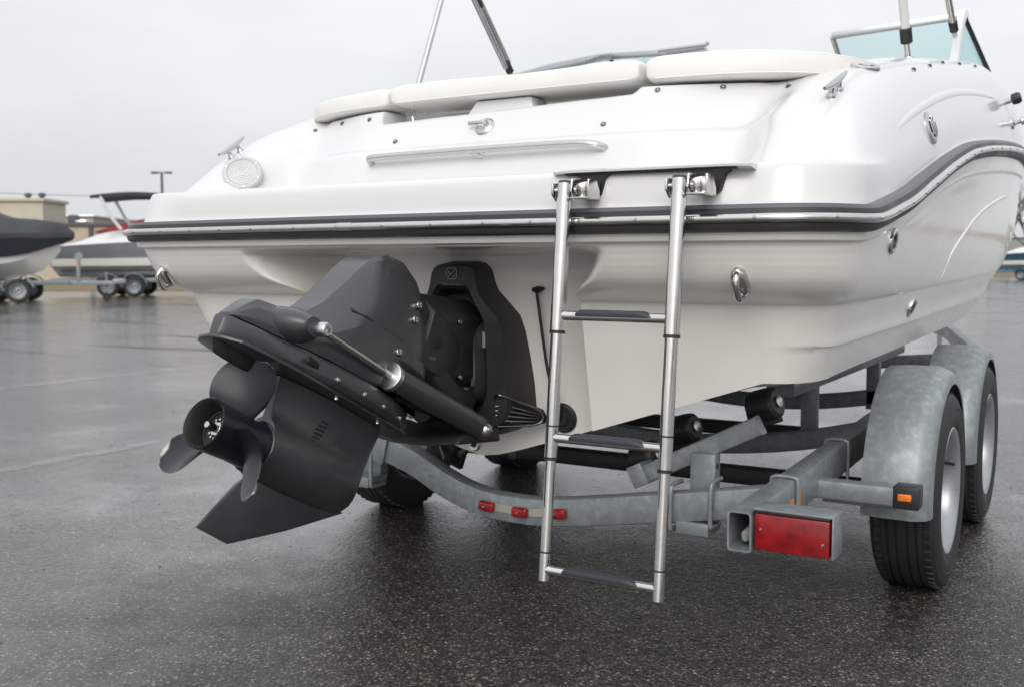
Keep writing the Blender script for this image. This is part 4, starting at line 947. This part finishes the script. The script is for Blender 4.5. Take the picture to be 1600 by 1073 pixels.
rp = [(.192, -.085), (.200, -.088), (.200, -.080), (.180, -.07), (.172, 0), (.176, .055), (.190, .078), (.199, .084), (.203, .090), (.199, .094), (.190, .090), (.180, .078), (.172, .060), (.168, .020), (.164, -.025), (.152, -.040), (.115, -.044), (.095, -.030), (.072, -.018), (.048, -.018), (.040, -.022)]
rim_me = MB().lathe(rp, RY, 56, caps=False).mesh('rim', 'rim_silver', angle=30)
hub_me = MB().lathe([(.036, .0), (.036, .022), (.032, .030), (.018, .034), (0, .034)], RY, 24).mesh('hub_cap', 'rim_silver', angle=30)
nut_me = MB().lathe([(.0105, .0), (.0105, .014), (.006, .018), (0, .018)], RY, 6).mesh('wheel_nut', 'aluminium', smooth=False)
hole_me = MB().lathe([(0, 0), (.014, 0)], RY, 14, caps=False).mesh('rim_hole', 'dark_void')
valve_me = MB().tube([(.05, 0, -.165), (.082, 0, -.158)], .005, 8).mesh('valve', 'black_rubber')
def wheel(x, y, sg):
    e = empty('wheel', (x, y, WR - .004), parent=tr); e.rotation_euler = (rnd.random() * 6, 0, 0 if sg > 0 else math.pi)
    def c(n, me, loc=(0, 0, 0)): o = obj(n, me, e, loc); return o
    c('tyre', tyre_me); c('rim', rim_me); c('hub_cap', hub_me, (-.022, 0, 0)); c('valve', valve_me)
    for k in range(5):
        a = 2 * math.pi * k / 5; c('wheel_nut', nut_me, (-.020, .059 * math.cos(a), .059 * math.sin(a)))
    for k in range(8):
        a = 2 * math.pi * k / 8; c('rim_hole', hole_me, (-.0415, .132 * math.cos(a), .132 * math.sin(a)))
WX = 1.20
for y in (1.22, 2.20):
    wheel(WX, y, 1); wheel(2 * X0 - WX, y, -1)
# mudguards
def guard(xc, y, sg):
    secs = []; r = .375
    angs = np.linspace(R_(-172 + 0), R_(5), 40)
    xi, xo = xc - sg * .105, xc + sg * .088
    ang = np.linspace(R_(186), R_(-2), 44)
    for a in ang:
        flare = .0
        prof = [(xi, r - .004), (xi, r), (xi + sg * .06, r + .004), (xc + sg * .04, r + .005), (xo - sg * .035, r), (xo - sg * .012, r - .010), (xo, r - .028), (xo + sg * .002, r - .050), (xo - sg * .001, r - .050), (xo - sg * .003, r - .029), (xo - sg * .014, r - .013), (xo - sg * .036, r - .004), (xc + sg * .04, r + .001), (xi + sg * .06, r)]
        secs.append([(x, y + q * math.cos(a) , .322 + q * math.sin(a)) for x, q in prof])
    o = MB().loft(secs).build('mudguard', 'galvanised', tr, angle=40)
    return o
for y in (1.22, 2.20):
    guard(WX, y, 1); guard(2 * X0 - WX, y, -1)
# outrigger arms carrying side lamps
for sg in (1, -1):
    f = lambda x: X0 + sg * (x - X0)
    m = MB(); recttube(m, [(f(.95), .72, .380), (f(1.235), .72, .380)], .055, .055); m.build('outrigger', 'galvanised', tr, angle=40)
    cpm = MB().box((f(1.250), .72, .382), (.07, .064, .064), bev=.005).build('side_lamp', 'black_rubber', tr)
    MB().box((f(1.247), .686, .384), (.036, .008, .020), bev=.003).build('lamp_lens', 'amber_lens', cpm)
    recttube(MB(), [(f(.99), .84, .33), (f(1.20), .84, .33)], .04, .03).build('guard_stay', 'galvanised', tr, angle=40)
    y0 = .088 if sg > 0 else .70; zc = .398
    # tail lamp on a folded bracket
    m = MB(); m.box((f(1.105), y0 + .045, zc + .050), (.19, .085, .005), bev=.001); m.box((f(1.105), y0 + .085, zc), (.19, .005, .10), bev=.001); m.box((f(1.1985), y0 + .045, zc + .001), (.004, .085, .10), bev=.001)
    br = m.build('lamp_bracket', 'galvanised', tr)
    tl = MB().box((f(1.103), y0 + .040, zc - .004), (.176, .075, .088), bev=.004).build('tail_lamp', 'red_lens', tr)
    for x, z in ((1.030, zc + .002), (1.176, zc - .016)): MB().lathe([(0, .003), (.003, .0028), (.0045, .0)], AX((f(x), y0 + .0025, z), (0, -1, 0)), 10).build('lamp_screw', 'chrome', tl)
    MB().box((f(1.103), y0 + .042, zc + .0442), (.178, .078, .006), bev=.001).build('lamp_gasket', 'black_rubber', tl)
# wiring inside the open beam end
MB().tube(smooth_path([(bx - .005, .25, .40), (bx + .010, .16, .385), (bx + .004, .12, .37), (bx + .012, .20, .36)], 5), .012, 8).build('beam_wiring', 'label_grey', tr, angle=60)
MB().tube(smooth_path([(-.20, .55, .50), (-.19, .50, .44), (-.17, .49, .40), (-.16, .48, .385)], 5), .003, 6).build('loose_wire', 'label_grey', tr, angle=60)
# winch post and bow stop
m = MB(); recttube(m, [(X0 * .2, 6.95, .62), (X0 * .2, 6.90, 1.25)], .07, .07, up=Vector((0, 1, 0))); m.build('winch_post', 'galvanised', tr)
MB().lathe([(.04, -.06), (.055, -.03), (.055, .03), (.04, .06)], AX((X0 * .2, 6.83, 1.25), (1, 0, 0)), 18).build('bow_roller', 'black_rubber', tr)
m = MB(); m.tube([(X0 + .1, 7.9, .62), (X0 + .1, 7.9, .12)], .022, 12); m.build('jockey_stem', 'galvanised', tr)
MB().lathe([(.0, -.025), (.09, -.025), (.10, -.01), (.10, .01), (.09, .025), (0, .025)], AX((X0 + .1, 7.9, .10), (1, 0, 0)), 22).build('jockey_wheel', 'tyre_rubber', tr)

# loose grit lying on the asphalt
ico = [(0, 0, 1), (.894, 0, .447), (.276, .851, .447), (-.724, .526, .447), (-.724, -.526, .447), (.276, -.851, .447), (.724, .526, -.447), (-.276, .851, -.447), (-.894, 0, -.447), (-.276, -.851, -.447), (.724, -.526, -.447), (0, 0, -1)]
icf = [(0, 1, 2), (0, 2, 3), (0, 3, 4), (0, 4, 5), (0, 5, 1), (1, 6, 2), (2, 7, 3), (3, 8, 4), (4, 9, 5), (5, 10, 1), (1, 10, 6), (2, 6, 7), (3, 7, 8), (4, 8, 9), (5, 9, 10), (11, 7, 6), (11, 8, 7), (11, 9, 8), (11, 10, 9), (11, 6, 10)]
V, F = [], []
for k in range(1400):
    x = rnd.uniform(-7, 5); y = rnd.uniform(-2.2, 8); r = .0022 + .004 * rnd.random() ** 3; k0 = len(V); a = rnd.random() * 6.28
    for p in ico:
        q = Vector((p[0] * (1 + .4 * math.sin(a * 3)), p[1], p[2] * .5)); q.rotate(Matrix.Rotation(a, 3, 'Z')); j = 1 + .3 * math.sin(p[0] * 7 + a)
        V.append((x + q.x * r * j, y + q.y * r * j, r * .12 + q.z * r * j))
    F += [[i + k0 for i in f] for f in icf]
tag(obj('grit', new_mesh('grit', V, F, 'pebble_stone', True, 60)), 'loose dark grit scattered over the wet asphalt', 'grit', kind='stuff')
# faded bay lines
for a, b, w_ in (((-3.03, -3.5), (-3.0, 4.2), .10), ((-6.2, -3.5), (-6.13, 6.5), .10), ((-9.3, -1), (-9.2, 9), .10), ((3.3, 4.5), (3.3, 12), .10)):
    a, b = Vector(a), Vector(b); n = (b - a).normalized(); n = Vector((-n.y, n.x)) * w_ / 2
    tag(sheet('bay_line', [tuple(a - n), tuple(b - n), tuple(b + n), tuple(a + n)], .004, 'worn_paint'), kind='structure')

# ------------------------------------------------------------------ far things. view-aligned local frames: e_r right along the row, e_d away
CAMP = Vector((1.763, -2.258, 0)); CF = Vector((-math.sin(R_(31.2)), math.cos(R_(31.2)), 0)); CR = Vector((math.cos(R_(31.2)), math.sin(R_(31.2)), 0))
def spot(u, depth, z=0): return CAMP + CF * depth + CR * (u * depth) + Vector((0, 0, z))     # u = lateral slope from the camera axis
def far_boat(label, name, loc, rz, L, hullm, deckm, cover=None, low=0.0, wf=.22, bim=False, bottom='gelcoat_hull', group=None, trailer='galvanised', trlabel=''):
    """boat with bow towards local +X on its own trailer; z0 = keel height"""
    e = empty(name, loc, label, 'boat', group); e.rotation_euler = (0, 0, rz)
    def part(n, mb, m, p=e, **k): return mb.build(n, m, None, **k) if False else attach(mb.mesh(n, m, **k), n, p)
    def attach(me, n, p): o = bpy.data.objects.new(n, me); COL.objects.link(o); o.parent = p; return o
    W = spl([0, .3 * L, .6 * L, .85 * L, L], [1.12, 1.22, 1.15, .62, .02]); z0 = .58
    KZ = spl([0, .7 * L, .9 * L, L], [z0, z0, z0 + .18, z0 + .75]); CH = spl([0, .5 * L, .8 * L, L], [z0 + .34 - low * .6, z0 + .38 - low * .6, z0 + .55 - low * .6, z0 + .95]); ST_ = spl([0, .5 * L, .8 * L, L], [z0 + .55 - low, z0 + .62 - low, z0 + .78 - low, z0 + 1.05]); SH = spl([0, .3 * L, .7 * L, L], [z0 + .92, z0 + 1.05, z0 + 1.18, z0 + 1.22])
    lo, up, dk = [], [], []
    for x in np.linspace(0, L, 26):
        w_ = W(x); lo.append([(x - .25 * (x / L) ** 4 * L * .2, s * w_ * f, z) for s, f, z in ((-1, .97, ST_(x)), (-1, .90, CH(x)), (1, 0, KZ(x)), (1, .90, CH(x)), (1, .97, ST_(x)))])
        up.append([(x, s * w_ * f, z) for s, f, z in ((-1, 1.02, SH(x)), (-1, 1.0, (SH(x) + ST_(x)) / 2), (-1, .97, ST_(x) + .001), )]); up[-1] = up[-1] + [(x, -p[1], p[2]) for p in up[-1][::-1]]
    part('hull_bottom', MB().loft(lo, closed=False, caps=False), bottom, angle=30)
    for s in (0, 1):
        V, F = grid_mesh('t', [[c[i] for i in ((0, 1, 2) if s == 0 else (3, 4, 5))] for c in up], None); part('hull_side', MB().add(V, F), hullm, angle=40)
    part('transom', MB().poly([(0, -1.09, SH(0)), (0, -1.08, ST_(0)), (0, -1.0, CH(0)), (0, 0, KZ(0)), (0, 1.0, CH(0)), (0, 1.08, ST_(0)), (0, 1.09, SH(0))], (-.03, 0, 0)), hullm)
    if cover:
        CZ = spl([-.05, .08 * L, .25 * L, .52 * L, .60 * L, .80 * L, .95 * L, L], [.05, .25, .35, .45, .80, .42, .30, .03]); rows = []
        for x in np.linspace(-.05, L + .03, 40):
            w_ = W(min(max(x, 0), L)) * 1.03 + .02; sh = SH(min(max(x, 0), L)); rows.append([(x, w_ * t, sh - .12 + (.12 + CZ(x) * (1 - abs(t) ** 1.35)) * (1 if abs(t) < .999 else 0) + .012 * math.sin(x * 7 + t * 5)) for t in (-1, -.995, -.8, -.6, -.4, -.2, 0, .2, .4, .6, .8, .995, 1)])
        V, F = grid_mesh('c', rows, None); part('cover', MB().add(V, F), cover, angle=40)
    else:
        rows = []; DZ = spl([0, .08 * L, .2 * L, .35 * L, .55 * L, .75 * L, L], [.03, .10, .36, .44, .46, .40, .06])
        for x in np.linspace(0, L, 30): rows.append([(x, W(x) * t, SH(x) + DZ(x) * (1 - abs(t) ** 4)) for t in (-1.01, -.97, -.9, -.8, -.5, 0, .5, .8, .9, .97, 1.01)])
        V, F = grid_mesh('d', rows, None); part('deck', MB().add(V, F), deckm, angle=50)
        for s in (-1, 1):
            part('windscreen', MB().poly([(.50 * L, s * .95, SH(3) + .40), (.66 * L, s * .9, SH(3) + .42), (.58 * L, s * .85, SH(3) + .75)], (0, .02, 0)), 'far_glass')
        part('windscreen', MB().poly([(.66 * L, -.88, SH(3) + .42), (.66 * L, .88, SH(3) + .42), (.58 * L, .84, SH(3) + .75), (.58 * L, -.84, SH(3) + .75)], (.02, 0, 0)), 'far_glass')
        part('screen_frame', MB().tube([(.50 * L, -.95, SH(3) + .42), (.58 * L, -.85, SH(3) + .77), (.58 * L, .85, SH(3) + .77), (.50 * L, .95, SH(3) + .42)], .025, 8), 'aluminium')
    if bim:
        rows = [[(x, 1.05 * t, 2.42 + .60 + .07 * (1 - t * t) + .10 * math.sin(math.pi * (x - .16 * L) / (.34 * L))) for t in np.linspace(-1, 1, 7)] for x in np.linspace(.16 * L, .50 * L, 9)]
        V, F = grid_mesh('b', rows, None); V2 = [(x, y, z - .10) for x, y, z in V]; n = len(V)
        m = MB().add(V, F); m.add(V2, [f[::-1] for f in F])
        for k in range(8): m.add([V[k * 7], V[(k + 1) * 7], V2[(k + 1) * 7], V2[k * 7]], [[0, 1, 2, 3]]); m.add([V[k * 7 + 6], V[(k + 1) * 7 + 6], V2[(k + 1) * 7 + 6], V2[k * 7 + 6]], [[0, 1, 2, 3]])
        for r0 in (0, 56): m.add([V[r0 + j] for j in range(7)] + [V2[r0 + j] for j in range(6, -1, -1)], [list(range(14))])
        part('canopy', m, cover or 'cover_cloth', angle=50)
        for s in (-1, 1):
            part('canopy_arch', MB().tube([(.20 * L, s * 1.04, 2.98), (.24 * L, s * 1.08, 2.4), (.28 * L, s * 1.08, 2.02)], .05, 8), 'gelcoat_deck')
            part('canopy_pole', MB().tube([(.46 * L, s * 1.04, 3.0), (.36 * L, s * 1.06, 2.0)], .02, 6), 'aluminium')
    # its trailer: a thing of its own
    t = empty('boat_trailer', loc, trlabel, 'trailer', None); t.rotation_euler = (0, 0, rz)
    for s in (-1, 1):
        part('side_beam', recttube(MB(), [(-.1, s * .8, .50), (.62 * L, s * .8, .50), (.98 * L, s * .08, .50)], .07, .12), trailer, t)
        for x in (wf * L, wf * L + .75):
            w1 = attach(tyre_me, 'tyre', t); w1.location = (x, s * 1.0, WR); w1.rotation_euler = (0, 0, math.pi / 2 * s)
            r1 = attach(rim_me, 'rim', t); r1.location = (x, s * 1.0, WR); r1.rotation_euler = (0, 0, math.pi / 2 * s)
            sec = [[(x + .38 * math.cos(a), s * 1.0 + dx, WR + .02 + .38 * math.sin(a)) for dx in (-.13, .13)] + [(x + .36 * math.cos(a), s * 1.0 + dx, WR + .02 + .36 * math.sin(a)) for dx in (.13, -.13)] for a in np.linspace(R_(10), R_(170), 16)]
            part('mudguard', MB().loft(sec), trailer, t)
        part('bunk_rail', recttube(MB(), [(.02 * L, s * .6, .70), (.6 * L, s * .6, .72)], .1, .12), trailer, t)
        for x in (.1 * L, .5 * L): part('bunk_post', MB().box((x, s * .65, .62), (.07, .07, .24)), trailer, t)
    for x in (.03, .35 * L, .6 * L): part('crossmember', recttube(MB(), [(x, -.8, .47), (x, .8, .47)], .06, .09), trailer, t)
    part('axle', MB().box((wf * L + .37, 0, .33), (.9, 1.9, .06)), trailer, t)
    part('drawbar', recttube(MB(), [(.9 * L, 0, .50), (L + 1.0, 0, .48)], .09, .11), trailer, t)
    part('winch_post', MB().box((L + .10, 0, .85), (.10, .10, .70), bev=.01), trailer, t)
    part('winch', MB().lathe([(.10, -.08), (.10, .08)], AX((L + .12, 0, 1.2), (0, 1, 0)), 14), trailer, t)
    part('coupler', MB().box((L + 1.12, 0, .52), (.34, .12, .14), bev=.03), trailer, t)
    part('jockey_stem', MB().tube([(L + .78, .14, .78), (L + .78, .14, .18)], .03, 10), trailer, t)
    part('jockey_wheel', MB().lathe([(0, -.03), (.11, -.03), (.11, .03), (0, .03)], AX((L + .78, .14, .11), (0, 1, 0)), 16), 'tyre_rubber', t)
    part('number_plate', MB().box((L + .12, -.06, 1.02), (.02, .30, .1)), 'orange_mark', t) if cover and not bim else None
    return e
rowdir = math.atan2(.817, .576)
b = spot((118 - 800) / 1600, 27.5); L1 = 6.6; d = Vector((math.cos(rowdir - .12), math.sin(rowdir - .12), 0))
far_boat('boat with dark hull under a charcoal cover in the yard at far left', 'covered_boat', b - d * L1, rowdir - .12, L1, 'navy_hull', 'gelcoat_deck', cover='cover_cloth', low=.16, wf=.70, trlabel='galvanised trailer under the covered dark boat at far left')
b = spot((97 - 800) / 1600, 31.5)
far_boat('white and grey boat with dark canopy behind the platform corner', 'canopy_boat', b, rowdir - .25, 7.2, 'grey_hull', 'gelcoat_deck', bim=True, trlabel='tandem trailer under the white and grey canopy boat')
b = spot((1556 - 800) / 1600, 62)
far_boat('white boat with teal hull parked far behind the bow at right', 'far_boat', b, R_(-31.2 + 20) + math.pi * 0, 7.5, 'teal_hull', 'gelcoat_deck', trailer='blue_steel', trlabel='blue trailer under the far teal-hulled boat at right')
# verge of dead grass
def strip(u0, u1, d0, d1, z=.01):
    P = [spot((u0 - 800) / 1600, d0), spot((u1 - 800) / 1600, d0), spot((u1 - 800) / 1600, d1), spot((u0 - 800) / 1600, d1)]
    o = sheet('grass_verge', [(p.x, p.y) for p in P], z, 'dead_grass'); tag(o, kind='structure')
strip(-600, 760, 37, 140); strip(1380, 2600, 72, 400)
# buildings
def building(label, u0, u1, depth, h, deep, m, roof='roof_dark', name='warehouse', wins=()):
    a = spot((u0 - 800) / 1600, depth); b = spot((u1 - 800) / 1600, depth); rz = math.atan2((b - a).y, (b - a).x); W_ = (b - a).length
    e = empty(name, a, label, 'building'); e.rotation_euler = (0, 0, rz)
    def part(n, mb, mm, p=e, **k): o = bpy.data.objects.new(n, mb.mesh(n, mm, **k)); COL.objects.link(o); o.parent = p; return o
    part('wall', MB().box((W_ / 2, deep / 2, h / 2), (W_, deep, h)), m, smooth=False)
    part('roof', MB().box((W_ / 2, deep / 2, h + .09), (W_ + .3, deep + .3, .18), bev=.02), roof)
    for x, z, ww, hh in wins:
        f = part('window', MB().box((x, -.03, z), (ww, .08, hh)), 'aluminium'); part('pane', MB().box((x, -.075, z), (ww - .12, .02, hh - .12)), 'far_glass', f)
    return e, part, W_
e, part, W_ = building('tall cream windowless building behind the covered boat', -260, 72, 58, 4.45, 3.0, 'cream_render', roof='cream_render')
for x in (W_ - 1.5, W_ - .7): part('roof_vent', MB().lathe([(.12, 0), (.12, .2), (.22, .25), (.18, .4), (0, .45)], Matrix.Translation((x, 1.5, 4.6)), 12), 'roof_dark')
e, part, W_ = building('low tan building with a dark red fascia behind the canopy boat', 70, 330, 57.6, 3.05, 3, 'tan_render')
part('fascia', MB().poly([(3.0, -.25, 2.75), (9, -.25, 2.75), (9, -.25, 3.9), (5.2, -.25, 3.35)], (0, .3, 0)), 'red_awning')
part('downpipe', MB().box((2.75, -.1, 1.5), (.2, .15, 3.0)), 'roof_dark')
part('roof_unit', MB().box((1.1, 1.6, 3.5), (.55, .5, .5), bev=.1), 'roof_dark'); part('roof_unit', MB().box((1.6, 1.6, 3.35), (.7, .6, .25), bev=.1), 'aluminium')
e, part, W_ = building('far pale shed roof between the cream and tan buildings', 60, 150, 95, 5.2, 10, 'concrete', roof='aluminium')
e, part, W_ = building('long low grey shed far off behind the bow at right', 1500, 1900, 150, 4.5, 12, 'concrete')
# lamp post
p = spot((258 - 800) / 1600, 80); e = empty('lamp_post', p, 'twin-headed lamp post far off above the platform corner', 'lamp post'); e.rotation_euler = (0, 0, R_(31))
def part(n, mb, mm, p=e, **k): o = bpy.data.objects.new(n, mb.mesh(n, mm, **k)); COL.objects.link(o); o.parent = p; return o
part('post', MB().tube([(0, 0, 0), (0, 0, 8.0)], [.14, .09], 12), 'roof_dark'); part('cross_arm', MB().tube([(-.55, 0, 7.95), (.55, 0, 7.95)], .05, 8), 'roof_dark')
for s in (-1, 1): part('lamp_head', MB().box((s * .55, 0, 7.95), (.5, .3, .16), bev=.05), 'roof_dark')
# overhead cable
a = spot((-300 - 800) / 1600, 85, 7.6); b = spot((420 - 800) / 1600, 85, 6.3)
o = MB().tube([a.lerp(b, t) - Vector((0, 0, .8 * 4 * t * (1 - t) * .4)) for t in np.linspace(0, 1, 20)], .022, 6).build('overhead_cable', 'roof_dark'); tag(o, 'thin overhead cable across the sky at left', 'cable')
# bare trees
def tree(loc, h, label, seed):
    r = random.Random(seed); e = empty('bare_tree', loc, label, 'tree', 'bare trees far behind the bow'); T, Tw = MB(), MB()
    def grow(p, d, L, rad, lv):
        pts = [p]; q = p.copy(); dd = d.copy()
        for k in range(4):
            dd = (dd + Vector((r.uniform(-.18, .18), r.uniform(-.18, .18), r.uniform(-.02, .14)))).normalized(); q = q + dd * L / 4; pts.append(q.copy())
        (T if lv < 2 else Tw).tube(pts, [rad * (1 - .14 * k) for k in range(5)], 6 if lv < 2 else 4, cap=False)
        if lv < 4:
            for k in range(4 if lv else 7):
                t = r.uniform(.35, 1); i = min(int(t * 4), 3); b = pts[i].lerp(pts[i + 1], t * 4 - i); az = r.uniform(0, 6.28); el = r.uniform(.4, 1.0)
                nd = (dd * math.cos(el) + Vector((math.cos(az), math.sin(az), .25)) * math.sin(el)).normalized(); grow(b, nd, L * r.uniform(.45, .7), rad * .5, lv + 1)
    grow(Vector((0, 0, 0)), Vector((0, 0, 1)), h * .5, h * .016, 0)
    for n, m in (('trunk', T), ('crown', Tw)): o = bpy.data.objects.new(n, m.mesh(n, 'bark')); COL.objects.link(o); o.parent = e
for k, (u, dd, h) in enumerate(((1545, 120, 12), (1572, 128, 13), (1600, 118, 11), (1630, 125, 13), (1515, 150, 12))):
    tree(spot((u - 800) / 1600, dd), h, ['bare tree just left of the bow edge', 'tall bare tree behind the teal-hulled boat', 'bare tree at the right picture edge', 'bare tree beyond the right picture edge', 'bare tree hidden mostly behind the bow'][k], 11 + k)
tree(spot((-10 - 800) / 1600, 90), 7.5, 'bare tree behind the cream building', 31)

# the wood along the far side of the yard, right of and behind the camera: it shows as the dark band mirrored in the hull side and the ladder
r = random.Random(5); T = MB()
def twig(p, d, L, rad, lv):
    q = p + (d + Vector((r.uniform(-.2, .2), r.uniform(-.2, .2), .05))).normalized() * L
    T.tube([p, p.lerp(q, .5) + Vector((r.uniform(-.1, .1), r.uniform(-.1, .1), 0)) * L * .3, q], [rad, rad * .8, rad * .5], 3, cap=False)
    if lv < 3:
        for k in range(4):
            az = r.uniform(0, 6.28); twig(p.lerp(q, r.uniform(.4, 1)), (d + Vector((math.cos(az), math.sin(az), .3)) * 1.1).normalized(), L * .6, rad * .55, lv + 1)
for k in range(62):
    a = R_(-20 + 175 * k / 61 + r.uniform(-1.5, 1.5)); rr = r.uniform(32, 46); c = Vector((6, 2, 0)) + Vector((math.sin(a), math.cos(a), 0)) * rr
    if c.x < 8 and c.y > 0: continue
    h = r.uniform(6, 10)
    twig(c, Vector((0, 0, 1)), h * .55, .16, 0)
    for j in range(3): twig(c + Vector((r.uniform(-2, 2), r.uniform(-2, 2), 0)), Vector((r.uniform(-.2, .2), r.uniform(-.2, .2), 1)), h * .35, .09, 1)
o = T.build('far_wood', 'bark'); tag(o, 'bare leafless wood along the edge of the yard', 'wood', kind='stuff')
